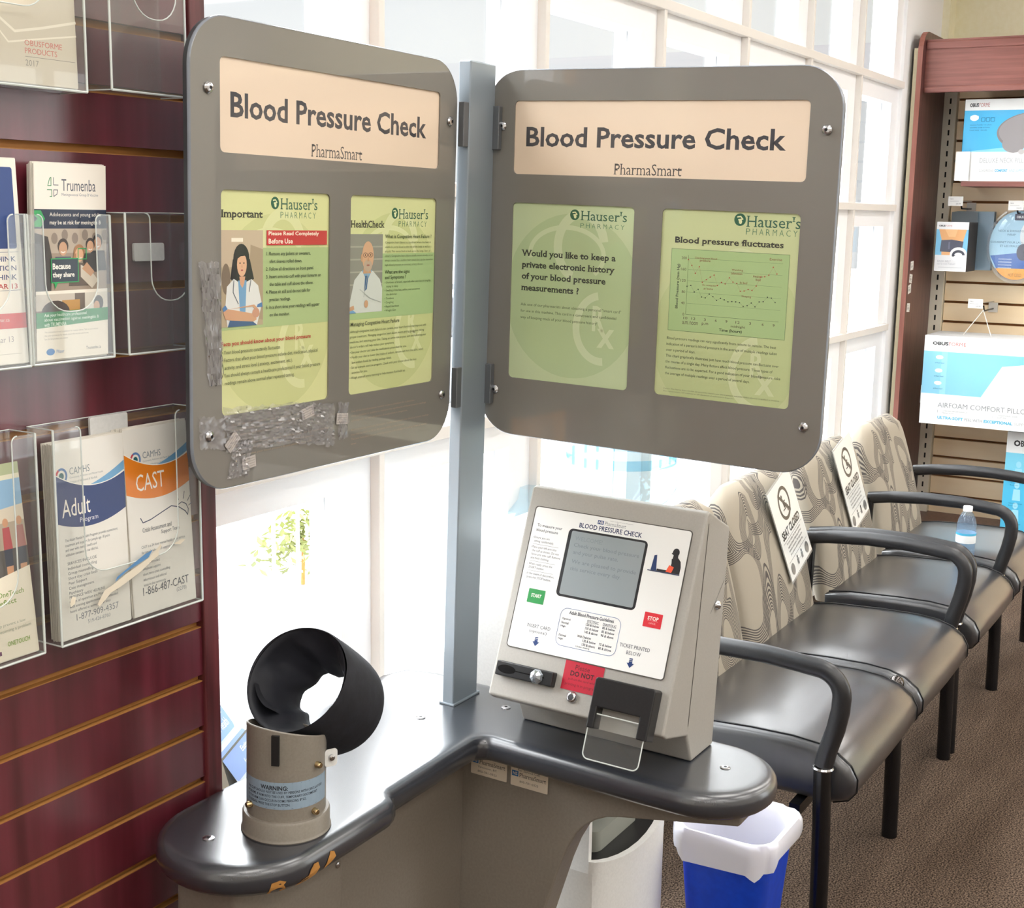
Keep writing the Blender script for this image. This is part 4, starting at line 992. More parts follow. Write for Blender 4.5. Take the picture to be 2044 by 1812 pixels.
def f_trum(s, w, h):
    s.line([(.026, .222), (.026, .212), (.021, .212), (.024, .221), (.026, .222)], .001, '#2b8a56'); s.line([(.030, .222), (.030, .213), (.037, .213)], .001, '#6b6f78')
    s.line([(.020, .207), (.027, .207), (.027, .199), (.024, .199)], .001, '#2b8a56'); s.line([(.030, .207), (.030, .199), (.035, .202), (.036, .207), (.030, .207)], .001, '#6b6f78')
    s.text('Trumenba', .042, .206, .096, .2205, '#555a66'); s.text('Meningococcal Group B Vaccine', .042, .199, .100, .2035, '#8a8e98')
    s.rect(0, .160, w, .1835, '#1c2840'); s.poly([(0, .162), (.010, .162), (.016, .172), (.010, .182), (0, .182), (0, .176), (.005, .172), (0, .168)], '#2f9e58')
    s.text('Adolescents and young adults', .023, .1735, .105, .1795, '#e8e4da'); s.text('may be at risk for meningitis B', .023, .1635, .104, .170, '#e8e4da', bold=.01)
    s.rect(0, .078, w, .160, '#9c8a78'); s.rect(0, .13, w, .160, '#b5a694')
    for x in range(6): s.poly(ell(.03 + x * .016, .148 + (x % 2) * .004, .005, .007, 12), '#8a7b6e')
    def head(x, y, r, skin, hair, coat, wd=1.6):
        s.poly([(x - r * wd * 1.3, y - r * 5), (x - r * wd, y - r * 1.4), (x + r * wd, y - r * 1.4), (x + r * wd * 1.3, y - r * 5)], coat)
        s.poly(ell(x, y + r * .35, r * 1.12, r * 1.25, 16), hair); s.poly(ell(x, y - r * .1, r * .85, r * 1.15, 16), skin)
        s.line([(x - r * .4, y - r * .6), (x, y - r * .75), (x + r * .4, y - r * .6)], r * .2, '#f0e6da')
    s.poly([(0, .08), (0, .155), (.020, .150), (.026, .125), (.024, .08)], '#3a3430')
    head(.043, .136, .0075, '#c79a78', '#3a2a20', '#4a5260'); head(.098, .142, .007, '#c79470', '#1f1a18', '#2b2a2c'); head(.086, .138, .0065, '#d0a07c', '#2e221c', '#3a3634')
    head(.068, .128, .0078, '#dba882', '#a4744a', '#5a4c40'); s.poly([(.058, .125), (.057, .095), (.064, .100), (.063, .130)], '#a4744a')
    s.poly([(.070, .115), (.086, .108), (.098, .095), (.088, .085), (.070, .100)], '#cfc4b2'); s.poly([(.072, .110), (.080, .118), (.092, .106), (.086, .100)], '#c79a78')
    s.poly([(.024, .094), (.066, .094), (.066, .123), (.024, .123)], '#2e3a46'); s.frame(.024, .094, .066, .123, .0013, '#1f9d55'); s.poly([(.028, .094), (.034, .094), (.030, .086)], '#1f9d55'); s.frame(.066, .122, .079, .135, .0012, '#1f9d55')
    s.text('Because', .026, .110, .054, .1175, '#f2efe6', bold=.03); s.text('they share', .026, .0985, .060, .1065, '#f2efe6', bold=.03)
    s.rect(0, .080, w, .084, '#f0e8da'); s.rect(0, .034, w, .080, '#6f6258'); s.rect(0, .06, .06, .080, '#c6bcae'); s.rect(.04, .058, .068, .072, '#b98a46'); s.rect(.076, .055, w, .080, '#ddd6c8')
    s.poly(ell(.03, .057, .022, .015, 18), '#3c2c22'); s.poly(ell(.098, .066, .008, .010, 14), '#2b2624'); s.poly(ell(.095, .062, .005, .007, 14), '#c79a78')
    s.poly([(.072, .036), (.074, .056), (.086, .054), (.090, .036)], '#b0303c'); s.poly([(.092, .050), (w, .056), (w, .036), (.098, .036)], '#c23a48'); s.poly(ell(.083, .043, .007, .007, 16), '#d8d2c6'); s.poly([(.078, .05), (.094, .047), (.096, .05), (.082, .055)], '#c79a78')
    s.poly([(0, .034), (w, .038), (w, .056 - .018), (0, .036)], '#3a342f')
    s.poly([(0, .0), (w, .0), (w, .055 - .0), (0, .040)], '#efe7d8', up=True)
    s.poly([(0, .039), (0, .058), (w, .060), (w, .044)], '#18864a')
    s.text('Ask your healthcare professional', .012, .0515, .078, .0565, '#dff0e0', bold=.01); s.text('about vaccination against meningitis B', .012, .046, .098, .051, '#dff0e0', bold=.01); s.text('with TRUMENBA', .012, .0405, .046, .0455, '#dff0e0', bold=.01)
    s.lines(['This information is not a substitute for medical advice. Talk to your doctor.', 'Ask your pharmacist for details about this vaccine and its use.', 'See the full product information'], .012, .035, .0042, .0030, '#9a948a', wmax=.085)
    s.poly(ell(.021, .0095, .0065, .0042, 18), '#3d7fc0'); s.text('Pfizer', .030, .0075, .042, .0115, '#5a8ac0'); s.text('Trumenba.ca', .077, .0085, .101, .0125, '#5a5d66')
stack('stack of leaflets with a photo of young people and a green band', 1.094, 1.116, .113, .239, 1.431, 1.3205, 1.335, 14, f_trum, dx=.0012)
def f_prev(s, w, h):
    s.rect(0, h - .105, w - .006, h - .010, '#1f3f80', r=.003); s.poly(ell(w - .075, h - .035, .030, .030, 28), '#2f6fb5'); s.poly(ell(w - .045, h - .042, .006, .006, 16), '#e9d6c2')
    s.text('against pneumonia', w - .085, h - .066, w - .029, h - .060, '#e8e4da'); s.text('can be', w - .05, h - .0755, w - .028, h - .070, '#e8e4da')
    s.line([(.0, h - .109), (w - .005, h - .109)], .0004, '#44507c')
    for k, (t_, x, c) in enumerate((('THINK', .034, '#44507c'), ('PREVENTION', .064, '#44507c'), ('THINK', .034, '#44507c'), ('PREVNAR 13', .060, '#c24a48'))): s.text(t_, w - .009 - x, h - .120 - k * .0107, w - .009, h - .114 - k * .0107, c, bold=.01)
    s.line([(.0, h - .154), (w - .005, h - .154)], .0004, '#44507c')
    s.rect(0, .042, w, .060, '#cf3a3a'); s.text('prevnar.ca', w - .05, .049, w - .024, .0535, '#f0d8cc'); s.text('Prevnar 13', w - .06, .026, w - .020, .033, '#a09a9a'); s.line([(.06, .012), (w - .01, .012)], .0004, '#b0aaa0')
stack('stack of navy and white vaccine leaflets at the left edge', .963, .967, .119, .241, 1.431, 1.3185, 1.331, 18, f_prev)
def f_one(s, w, h):
    s.rect(0, h - .014, w, h, '#b5bd92'); s.rect(0, h - .020, w, h - .014, '#e8e2c8'); s.rect(0, h - .062, w, h - .020, '#8db4d4'); s.poly([(0, h - .062), (w, h - .052), (w, h - .075), (0, h - .085)], '#d9cdb8')
    s.rect(0, h - .125, w, h - .072, '#b0a18c'); s.rect(0, h - .15, w, h - .105, '#57514c')
    for x, c in ((w - .028, '#b04a4c'), (w - .008, '#a86e66'), (w - .06, '#4a5a7c')):
        s.poly([(x - .006, h - .105), (x - .005, h - .078), (x + .005, h - .078), (x + .007, h - .105)], c); s.poly(ell(x, h - .072, .0042, .0055, 14), '#c9946e'); s.poly([(x - .006, h - .128), (x - .006, h - .105), (x + .006, h - .105), (x + .005, h - .128)], '#3a3c48'); s.poly([(x - .005, h - .138), (x - .005, h - .126), (x + .005, h - .126), (x + .004, h - .138)], '#c9946e')
    s.poly([(0, h - .15), (w, h - .13), (w, h - .20), (0, h - .20)], '#efe6d2')
    for k, t_ in enumerate(('The new OneTouch', 'Verio Reflect', 'meter')): s.text(t_, w - .085, .078 - k * .010, w - .085 + (.072, .060, .028)[k], .0845 - k * .010, '#7a9a3c', bold=.01)
    s.lines(['can help prevent a low', 'from becoming a problem'], w - .070, .046, .0072, .0055, '#9aa08c', wmax=.062)
    s.text('ONETOUCH', w - .045, .0165, w - .012, .0225, '#8aae4a', bold=.012); s.rect(0, .008, w - .055, .013, '#6a3a5c')
stack('single leaflet with a beach photo in the lower left holder', .957, .952, .117, .240, 1.0705, 1.3155, 1.333, 2, f_one, '#efe6d2')
def f_cat(s, w, h):
    s.poly(ell(w - .07, h - .06, .05, .06, 28), '#d9d4ce'); s.line([(w - .14, .09), (w - .09, .058), (w - .05, .066), (w, .078)], .003, '#f3ead8'); s.line([(w - .14, .085), (w - .10, .045), (w - .06, .052), (w, .062)], .002, '#f3ead8')
    s.text('OBUSFORME', w - .077, .0435, w - .022, .0500, '#cf6a60'); s.text('PRODUCTS', w - .077, .0345, w - .030, .0410, '#cf6a60'); s.line([(w - .077, .031), (w - .003, .031)], .0006, '#8a8478'); s.text('2017', w - .077, .0205, w - .058, .0275, '#8f897e')
stack('white product catalogue standing in the top left holder', .966, .972, .208, .26, 1.7585, 1.3175, 1.328, 5, f_cat, '#d6cbb6')
# torn sticker on the front of the wide pocket
s = Sheet(); fr_y = SY - .002 - D - .0013
s.poly([(1.165, 1.108), (1.168, 1.112), (1.178, 1.124), (1.190, 1.127), (1.215, 1.137), (1.256, 1.150), (1.272, 1.160), (1.279, 1.165), (1.281, 1.162), (1.275, 1.155), (1.275, 1.150), (1.262, 1.145), (1.240, 1.134), (1.205, 1.122), (1.188, 1.118), (1.180, 1.112), (1.168, 1.104)], '#e6dcc8')
s.poly([(1.200, 1.137), (1.196, 1.131), (1.215, 1.140), (1.256, 1.151), (1.264, 1.160), (1.250, 1.157)], '#5d8fc0')
s.poly([(1.303, 1.160), (1.318, 1.164), (1.326, 1.162), (1.316, 1.157)], '#e6dcc8'); s.poly([(1.122, 1.115), (1.128, 1.118), (1.130, 1.126), (1.124, 1.128), (1.120, 1.120)], '#e6dcc8')
tag(s.build('torn_sticker', None, frame((0, fr_y, 0), (1, 0, 0), (0, 0, 1))), 'torn remains of a sticker on the front of the wide clear holder', 'sticker')

# booklet stand on the window sill
t = thing('booklet_stand', (1.80, 1.685, .50), 'small stand of blue booklets on the window sill behind the kiosk', 'booklet stand', rot=(0, 0, math.radians(24)))
s_ = math.sin(.62); c_ = math.cos(.62)
mb = M(); mb.prism([(-.045, 0), (.075, 0), (-.015, .11)], -.075, .075, pm('grey ribbed card', '#8d8f88', .7), 'x'); mb.build('stand_base', t, smooth=0)
FB = frame((-.072, -.055, .030), (1, 0, 0), (0, s_, c_))
for k, (z0, hgt, c1, c2) in enumerate(((0, .105, '#8fabe2', '#d3e0f5'), (.058, .150, '#86a5e0', '#c6d8f3'))):
    s = Sheet(); s.rect(0, 0, .144, hgt, '#d9e4f4', r=.012); s.rect(0, hgt * .30, .144, hgt * .92, c1, r=.014); s.line([(.004, hgt * .93), (.14, hgt * .93)], .003, '#eef3fa')
    s.rect(.0, hgt * .20, .144, hgt * .32, c2); s.text('Eating', .085, hgt * .58, .13, hgt * .72, '#eef3fa', bold=.02); s.text('for health', .07, hgt * .40, .13, hgt * .52, '#eef3fa')
    s.poly([(.05, 0), (.14, 0), (.14, hgt * .2), (.09, hgt * .25)], '#cfd6a4')
    s.build('booklet', t, FB @ Matrix.Translation((0, z0, .012 - .012 * k)))
M().box(-.004, .148, -.005, .0, -.006, .014, PANEL_BACK).build('stand_lip', t, smooth=0, T=FB)

# ================================================================== WATER COOLER, JUGS, BIN
t = thing('water_cooler', (2.265, 1.19, 0), 'white water cooler with a black dispensing recess below the kiosk counter', 'water cooler')
W2 = .165
mb = M()
def front(z): return -.17
prof2 = [(-W2, .165), (-W2, -.135)] + [(-W2 * math.cos(math.radians(a)), -.135 - .038 * math.sin(math.radians(a))) for a in range(12, 180, 12)] + [(W2, -.135), (W2, .165)]
mb.prism(prof2, .0, .385, WHITE_P); mb.prism([(-W2 + .012, -.05), (W2 - .012, -.05), (W2 - .012, .165), (-W2 + .012, .165)], .385, .66, BLACK); mb.box(-W2, -W2 + .012, -.135, .165, .385, .66, WHITE_P); mb.box(W2 - .012, W2, -.135, .165, .385, .66, WHITE_P); mb.prism([(x * .96, y + .006) for x, y in prof2], .3855, .3875, BLACK); mb.prism(prof2, .66, 1.0, WHITE_P)
mb.build('cabinet', t, smooth=30)
# curved white lip that rises to the sides of the recess, and the left cheek
lip = []
for k in range(13):
    a = math.radians(180 * k / 12); x = -W2 * math.cos(a); y = -.135 - .038 * math.sin(a); zt = .39 + .02 * (abs(math.cos(a)) ** 2)
    lip.append([(x, y, .36), (x, y - .001, zt), (x * .97, y + .012, zt), (x * .97, y + .012, .36)])
M().rings(lip, WHITE_P).build('drip_lip', t, smooth=40)
M().prism(rrect(-.09, -.115, .10, -.052, .02), .388, .43, pm('speckled grey tray', '#8e9088', .5)).build('drip_tray', t, smooth=30)
for x in (-.05, .05): M().lathe([(.012, 0), (.014, .03), (.016, .05)], BLACK, 16).build('tap', t, T=Matrix.Translation((x, -.085, .60)))
def jug(loc, label, up=True, r=.125):
    t = thing('water_jug', loc, label, 'water jug')
    pr_ = [(.03, 0), (.045, .0), (.05, .03), (r * .85, .06), (r, .085), (r, .13), (r * .965, .14), (r * .965, .15), (r, .16), (r, .23), (r * .965, .24), (r * .965, .25), (r, .26), (r, .35), (r * .95, .375), (r * .6, .38)]
    if not up: pr_ = [(a, .41 - z) for a, z in pr_][::-1]
    M().lathe(pr_, JUG, 40, cap=True).build('jug_body', t, smooth=50)
    mb = M()
    for z in ((.145, .245) if up else (.165, .265)):
        mb.lathe([(r * .97, z - .010), (r * .985, z - .006), (r * .985, z + .006), (r * .97, z + .010)], JUG_DEEP, 40, cap=False)
    mb.build('jug_rib', t, smooth=50)
    return t
jug((2.352, 1.135, 1.0005), 'upturned clear blue water jug on top of the white cooler', True, .112)
jug((2.98, 1.68, .5005), 'clear blue water jug standing on the window sill', False, .125)

t = thing('waste_bin', (2.545, .925, 0), 'bright blue waste bin with a white liner bag folded over its rim', 'bin')
def rr3(hx, hy, z, r, n=8): return [(x, y, z) for x, y in rrect(-hx, -hy, hx, hy, r, n)]
M().rings([rr3(.074, .074, .0, .04), rr3(.077, .077, .004, .04), rr3(.101, .101, .325, .045), rr3(.106, .106, .332, .047), rr3(.106, .106, .345, .047), rr3(.099, .099, .345, .045), rr3(.072, .072, .01, .035)], BIN).build('bin_body', t, smooth=50)
LINER = clear_mat('white liner film', (.95, .95, .98), haze=.80, hazecol='#f4f4fb', rough=.3)
base = rr3(.110, .110, 0, .05, 8); n = len(base)
def lin_ring(sc, z, amp, drop=0):
    out = []
    for i, (x, y, _) in enumerate(base):
        a = 2 * math.pi * i / n
        wv = math.sin(a * 7 + sc * 40) * .4 + math.sin(a * 13 + 2) * .3 + math.sin(a * 3 + 1) * .3
        dr = drop * (.55 + .45 * math.sin(a * 2 + 4.4) + .18 * math.sin(a * 9))
        out.append((x * sc + wv * amp * x * 8, y * sc + wv * amp * y * 8, z + wv * amp * .6 - dr))
    return out
M().rings([lin_ring(.50, .03, .003), lin_ring(.76, .20, .003), lin_ring(.865, .318, .002), lin_ring(.88, .345, .001), lin_ring(.93, .354, .001), lin_ring(1.02, .356, .003), lin_ring(1.06, .345, .004), lin_ring(1.065, .332, .005, .004), lin_ring(1.06, .322, .006, .018), lin_ring(1.05, .316, .007, .034)], LINER, cap=False).build('liner', t, smooth=70)

# ================================================================== BENCH SEATING
def seat_mesh(w):
    prof_ = [(1.235, .318), (1.235, .432), (1.15, .444), (1.0, .4515), (.90, .4525), (.84, .447), (.795, .433), (.763, .410), (.747, .382), (.747, .352), (.765, .328), (.80, .316)]
    mb = M()
    def ring(x, ins):
        cx_, cz_ = 1.0, .385
        out = []
        for y, z in prof_:
            dy, dz = cx_ - y, cz_ - z
            out.append((x, y + (ins if dy > 0 else -ins) * min(1, abs(dy) / .2), z + (ins if dz > 0 else -ins) * min(1, abs(dz) / .05)))
        return out
    h = w / 2
    mb.rings([ring(-h, .020), ring(-h + .003, .010), ring(-h + .010, .003), ring(-h + .022, 0), ring(-h * .5, -.002), ring(0, -.003), ring(h * .5, -.002), ring(h - .022, 0), ring(h - .010, .003), ring(h - .003, .010), ring(h, .020)], VINYL)
    return mb, prof_
def back_mesh(w):
    mb = M(); rings = []
    prof_ = []
    for k in range(15):
        tt = k / 14; z = .40 + .465 * tt
        yc = 1.205 + .125 * tt
        hw = w / 2 - .004
        if tt > .80: hw -= .085 * (1 - math.sqrt(max(0, 1 - ((tt - .80) / .20) ** 2)))
        th = .036 + .012 * math.sin(math.pi * min(1, tt * 1.05))
        if tt > .90: th *= math.sqrt(max(.05, 1 - ((tt - .90) / .10) ** 2 * .9))
        ring = []
        for i in range(36):
            a = 2 * math.pi * i / 36; ca, sa = math.cos(a), math.sin(a)
            ex = math.copysign(abs(ca) ** .28, ca); ey = math.copysign(abs(sa) ** .62, sa)
            ring.append((hw * ex, yc + .032 + th * ey, z))
        rings.append(ring)
    mb.rings(rings, FABRIC)
    return mb
def arm_path(x):
    P = [(x, 1.275, .628), (x, 1.20, .640), (x, 1.08, .650), (x, .96, .651), (x, .885, .646)]
    for k in range(1, 9):
        a = math.radians(90 * k / 8); P.append((x, .842 - .062 * math.sin(a) , .584 + .058 * math.cos(a)))
    P += [(x, .781, .555), (x, .789, .510), (x, .803, .460), (x, .812, .418)]
    return P
def bench(label, seats, arms, knob=None):
    x0 = (arms[0] + arms[-1]) / 2
    t = thing('bench_seating', (x0, 1.0, 0), label, 'bench seating', 'two-seat benches along the window')
    T = Matrix.Translation((-x0, -1.0, 0))
    for a, b in seats:
        mb, pf = seat_mesh(b - a); c = (a + b) / 2
        st = mb.build('seat', t, smooth=60, loc=(c - x0, -1.0, 0))
        for sgn in (-1, 1):
            sm = M(); h = (b - a) / 2 - .020
            sm.tube([(sgn * h, y - (.001 if y < .85 else 0), z + .0012 - (.002 if z < .4 else 0)) for y, z in pf[1:]], .0016, BLACK, 6); sm.build('seam', st, smooth=60)
        bk = back_mesh(b - a).build('backrest', t, smooth=70, loc=(c - x0, -1.0, 0))
    for x in arms:
        mb = M(); mb.tube(arm_path(x), .0215, URETH, 14, ry=.018, up=(1, 0, 0)); ao = mb.build('armrest', t, smooth=60, T=T)
        M().lathe([(.0225, 0), (.0245, .003), (.0225, .007)], STEEL, 20).build('ferrule', ao, T=T @ Matrix.Translation((x, .8125, .410)))
        M().tube([(x, .8125, .412), (x, .806, .2), (x, .802, .0)], .0205, LEGM, 16).build('leg', t, smooth=50, T=T)
        M().tube([(x, 1.275, .632), (x, 1.28, .4), (x, 1.33, .0)], .0195, LEGM, 14).build('leg', t, smooth=50, T=T)
    if knob:
        M().tube([(knob, .8125, .418), (knob, .806, .2), (knob, .802, .0)], .0205, LEGM, 16).build('leg', t, smooth=50, T=T)
        M().lathe([(.021, 0), (.021, .010), (.017, .019), (.009, .025), (.0, .0265)], pm('dark knob chrome', '#55504e', .15, metal=1), 20, cap=False).build('joint_cap', t, T=T @ Matrix.Translation((knob, .8125, .4185)))
    a, b = arms[0], arms[-1]
    M().box(a, b, .86, .885, .285, .312, LEGM).box(a, b, 1.16, 1.185, .285, .312, LEGM).build('seat_rail', t, smooth=0, T=T)
    return t
bench('two-seat black vinyl bench beside the kiosk, a closed sign on its far backrest', [(2.795, 3.365), (3.385, 3.955)], [2.765, 3.985], 3.375)
bench('two-seat black vinyl bench by the shelving, a water bottle on its seat', [(4.075, 4.665), (4.74, 5.30)], [4.045, 4.70, 5.335])

def card(label, c, rot, wv=.218, h=.285, lean=None):
    t = thing('seat_closed_card', c, label, 'sign card')
    v0 = Vector((0, .118, .465)).normalized()
    u = Vector((1, 0, 0)) * math.cos(rot) + v0 * math.sin(rot); v = v0 * math.cos(rot) - Vector((1, 0, 0)) * math.sin(rot)
    T = frame((0, 0, 0), u, v)
    s = Sheet(step=8e-5, coat=.5, rough=.35)
    s.poly([(-wv / 2, -h / 2), (wv / 2, -h / 2), (wv / 2, h / 2), (-wv / 2, h / 2)], pcol('#eef0ee', .5, .35))
    K = '#2e2e30'
    s.ring(0, h * .24, .050, .052, .011, K)
    q = lambda p: [(x * .01, h * .24 + y * .01) for x, y in p]
    s.poly(q(ell(-1.0, 2.3, .62, .62, 14)), K); s.line(q([(-.9, 1.4), (-.5, -.9), (1.4, -1.0), (1.7, -3.0)]), .0085, K); s.line(q([(-.8, .6), (.9, .5)]), .005, K); s.line(q([(-2.0, -1.7), (2.4, -1.7)]), .004, K)
    s.line([(-.034, h * .24 + .036), (.034, h * .24 - .036)], .009, K)
    s.text('SEAT CLOSED', -wv * .40, -h * .075, wv * .40, h * .02, K, bold=.035)
    s.line([(-wv * .42, -h * .10), (wv * .42, -h * .10)], .0012, '#55565a')
    s.lines(['For your safety, this seat is closed to', 'support physical distancing of 6 feet', 'between customers. We appreciate', 'your patience and understanding.'], 0, -h * .115, .0125, .0105, '#4b4c50', align='c', xs=.9)
    s.line([(-wv * .42, -h * .315), (wv * .42, -h * .315)], .0012, '#55565a')
    for x, k in ((-.075, 0), (-.02, 1), (.022, 1), (.072, 0)):
        if k: s.poly(ell(x, -h * .355, .0045, .005, 12), K); s.poly([(x - .006, -h * .44), (x - .007, -h * .375), (x + .007, -h * .375), (x + .005, -h * .44)], '#6b6c70')
        else: s.poly(ell(x, -h * .405, .016, .018, 18), '#77787a')
    s.line([(-.010, -h * .40), (.012, -h * .40)], .001, '#77787a')
    s.build('printed_card', t, T)
    LAM = clear_mat('laminate sleeve', (.95, .96, .96), haze=.15, rough=.1)
    M().prism(rrect(-wv / 2 - .005, -h / 2 - .007, wv / 2 + .005, h / 2 + .005, .004), -.0016, -.0004, LAM).build('laminate', t, smooth=0, T=T)
    return t
card('white seat closed card on the backrest nearest the kiosk monitor', (3.79, 1.260, .712), math.radians(15))
card('white seat closed card on the second backrest, partly behind the sign panel', (4.43, 1.265, .735), math.radians(12), .21, .29)

# bottle of water on the third seat
t = thing('water_bottle', (4.60, .909, .4540), 'small clear water bottle with a white label on the seat', 'bottle')
bp_ = [(.0, .001), (.028, .0), (.0325, .006), (.0325, .02), (.031, .024), (.0325, .028), (.0325, .04), (.031, .044), (.0325, .048), (.0325, .062), (.031, .066), (.0325, .07), (.0325, .125), (.0322, .140), (.029, .160), (.021, .180), (.0135, .190), (.0135, .200)]
M().lathe(bp_, BOTTLE, 32, cap=False).build('bottle_body', t, smooth=50)
M().lathe([(.0330, .083), (.0331, .084), (.0331, .117), (.0330, .118)], pcol('#eef3f6'), 32, cap=False).lathe([(.0333, .110), (.0333, .118)], pcol('#4fb4dc'), 32, cap=False).build('bottle_label', t, smooth=50)
M().lathe([(.015, .190), (.0155, .192), (.0155, .206), (.0145, .208), (.0, .2082)], pcol('#f4f6fb'), 24, cap=False).build('cap', t, smooth=50)

# ================================================================== SHELVING UNIT AT THE FAR END
GX = 6.97
gon = thing('shelving_unit', (GX, .6, 0), 'tall cherry shelving unit with maple slat back at the far end', 'shelving')
GT = Matrix.Translation((-GX, -.6, 0))
side = [(6.46, 0), (6.99, 0), (6.99, 2.48), (6.56, 2.48)] + [(6.56 - .10 * math.sin(math.radians(a)), 2.38 + .10 * math.cos(math.radians(a))) for a in range(10, 91, 10)]
M().prism(side, 1.640, 1.6615, CHERRY_V, 'y', T=Matrix(((1, 0, 0, 0), (0, 1, 0, 0), (0, 0, 1, 0), (0, 0, 0, 1)))).build('side_panel', gon, smooth=0, T=GT)
ed = [(6.46, 0), (6.46, 2.38)] + [(6.56 - .10 * math.cos(math.radians(a)), 2.38 + .10 * math.sin(math.radians(a))) for a in range(15, 91, 15)] + [(6.9, 2.48)]
mb = M(); mb.rings([[(x - .002, 1.6395, z), (x - .002, 1.6620, z), (x + .001, 1.6620, z + .0), (x + .001, 1.6395, z)] for x, z in ed], CHERRY_EDGE); mb.build('edge_band', gon, smooth=0, T=GT)
M().box(6.478, 6.50, 1.6625, 1.684, 0, 2.40, pm('cream edge strip', '#d9cfae', .5)).build('edge_strip', gon, smooth=0, T=GT)
z = .12; mb = M(); gz2 = []
while z < 2.5:
    mb.box(6.965, GX + .02, -1.2, 1.575, z, min(z + .087, 2.42), MAPLE); gz2.append(z + .097); z += .0995
mb.box(6.985, GX + .022, -1.2, 1.575, 0.1, 2.42, pm('dark slat groove', '#7a4f26', .8)); mb.build('slat_back', gon, smooth=0, T=GT)
SLOT = pm('dark slot', '#1a1714', .8); STD = pm('putty upright enamel', '#efe9d8', .45)
std = M().box(6.935, 6.99, 1.578, 1.6395, 0, 2.30, STD).build('upright', gon, smooth=0, T=GT)
mb = M(); z = .2
while z < 2.2: mb.box(6.9338, 6.936, 1.6035, 1.6115, z, z + .026, SLOT); z += .0508
mb.build('slot', std, smooth=0, T=GT)
hd = M().box(6.52, 6.545, -1.2, 1.6395, 2.205, 2.42, CHERRY).build('header_board', gon, smooth=0, T=GT)
M().box(6.512, 6.53, -1.2, 1.6395, 2.396, 2.432, CHERRY).build('header_moulding', hd, smooth=0, T=GT, bevel=.006)
M().box(6.512, 6.53, -1.2, 1.6395, 2.200, 2.228, CHERRY).build('header_moulding', hd, smooth=0, T=GT, bevel=.006)
M().box(6.52, 6.99, -1.2, 1.6395, 2.425, 2.44, CHERRY).build('top_board', gon, smooth=0, T=GT)
M().box(6.62, 6.965, -1.2, 1.46, 1.775, 1.798, CHERRY).build('shelf', gon, smooth=0, T=GT)
M().box(6.50, 6.965, -1.2, 1.6395, .0, .12, CHERRY_V).build('base_plinth', gon, smooth=0, T=GT)
for y_, z_, r_ in ((6.505, 1.375, .06), (6.495, 1.318, -.1), (6.490, 1.262, .14), (6.487, 1.178, -.05)):
    s = Sheet(step=1e-4); s.rect(0, 0, .055, .042, '#e9e6e0'); s.line([(.006, .03), (.03, .03)], .002, '#8a8a8a')
    for k in range(9): s.line([(.008 + k * .004, .012), (.008 + k * .004, .022)], .0016 if k % 2 else .001, '#3a3a3a')
    s.text('2.49', .034, .004, .050, .009, '#55565a')
    s.build('price_sticker', gon, GT @ frame((y_, 1.6392, z_), (1, 0, 0), (0, 0, 1)) @ Matrix.Rotation(r_, 4, 'Z'))

def fy(x_front, z0, y0, w_): return frame((x_front, y0, z0), (0, -1, 0), (0, 0, 1))
GREY_S = '#6d7074'
def carton(label, xf, dep, y0, wd, z0, h, fn, side='#7d8288', cat='box', extra=None):
    """a printed retail carton whose front faces down the bench row"""
    t = thing('product_box', (xf + dep / 2, y0 - wd / 2, z0), label, cat)
    T = Matrix.Translation((-(xf + dep / 2), -(y0 - wd / 2), -z0))
    M().box(xf, xf + dep, y0 - wd, y0, z0, z0 + h, pcol(side)).build('carton', t, smooth=0, T=T, bevel=.0015)
    s = Sheet(step=1.2e-4, coat=.4, rough=.35); fn(s, wd, h)
    s.build('printed_front', t, T @ frame((xf - .0018, y0, z0), (0, -1, 0), (0, 0, 1)))
    return t, T
def f_neck(s, w, h):
    s.rect(0, 0, w, h, '#eef0f0'); s.rect(0, h * .36, w, h * .865, '#35a8da'); s.poly([(.0, h * .36), (w, h * .36), (w, h * .7), (w * .6, h * .45)], '#7cc8ea')
    s.text('OBUS', .022, h * .905, .062, h * .955, '#2b2b2e', bold=.05); s.text('FORME', .064, h * .905, .112, h * .955, '#a8433c')
    s.rect(.028, h * .76, .065, h * .80, '#cfeaf6'); s.poly(ell(.046, h * .775, .02, .014, 18), '#e4f3fa')
    for k in range(3): s.frame(.078 + k * .022, h * .73, .094 + k * .022, h * .775, .002, '#1f6f94', r=.003)
    s.lines(['memory foam', 'washable cover', 'travel ready'], .028, h * .70, .012, .009, '#1f7096'); s.lines(['for car, plane', 'or at home', 'one size'], .078, h * .70, .012, .009, '#1f7096')
    G1, G2 = '#8d888a', '#7a7577'
    s.poly(ell(.335, .222, .183, .094, 44), G2); s.poly(ell(.337, .226, .176, .086, 44), G1)
    s.poly(ell(.335, .198, .060, .040, 30), '#a9d8ee'); s.poly([(.262, .130), (.288, .20), (.325, .17), (.292, .128)], '#a9d8ee')
    s.poly(ell(.232, .170, .052, .040, 24), G1); s.poly(ell(.375, .155, .078, .036, 28), G1); s.poly(ell(.268, .134, .014, .012, 14), '#b9b5b6')
    s.text('DELUXE NECK PILLOW', .085, h * .225, .325, h * .285, '#b9bcc0'); s.line([(.085, h * .20), (.30, h * .20)], .0012, '#c9ccd0')
    s.text('LUXURIOUS', .085, h * .115, .150, h * .148, '#b9bcc0'); s.text('COMFORT', .156, h * .115, .213, h * .148, '#4fb0d8', bold=.03); s.text('AND SUPPORT', .22, h * .115, .30, h * .148, '#9fc4d8')
t, T = carton('neck pillow box on the upper shelf with a grey pillow picture', 6.63, .20, 1.468, .56, 1.7985, .375, f_neck)
s = Sheet(step=1.2e-4); s.rect(0, 0, .19, .37, '#5d6064'); s.text('NECK PILLOW', .06, .33, .15, .35, '#c9cccf')
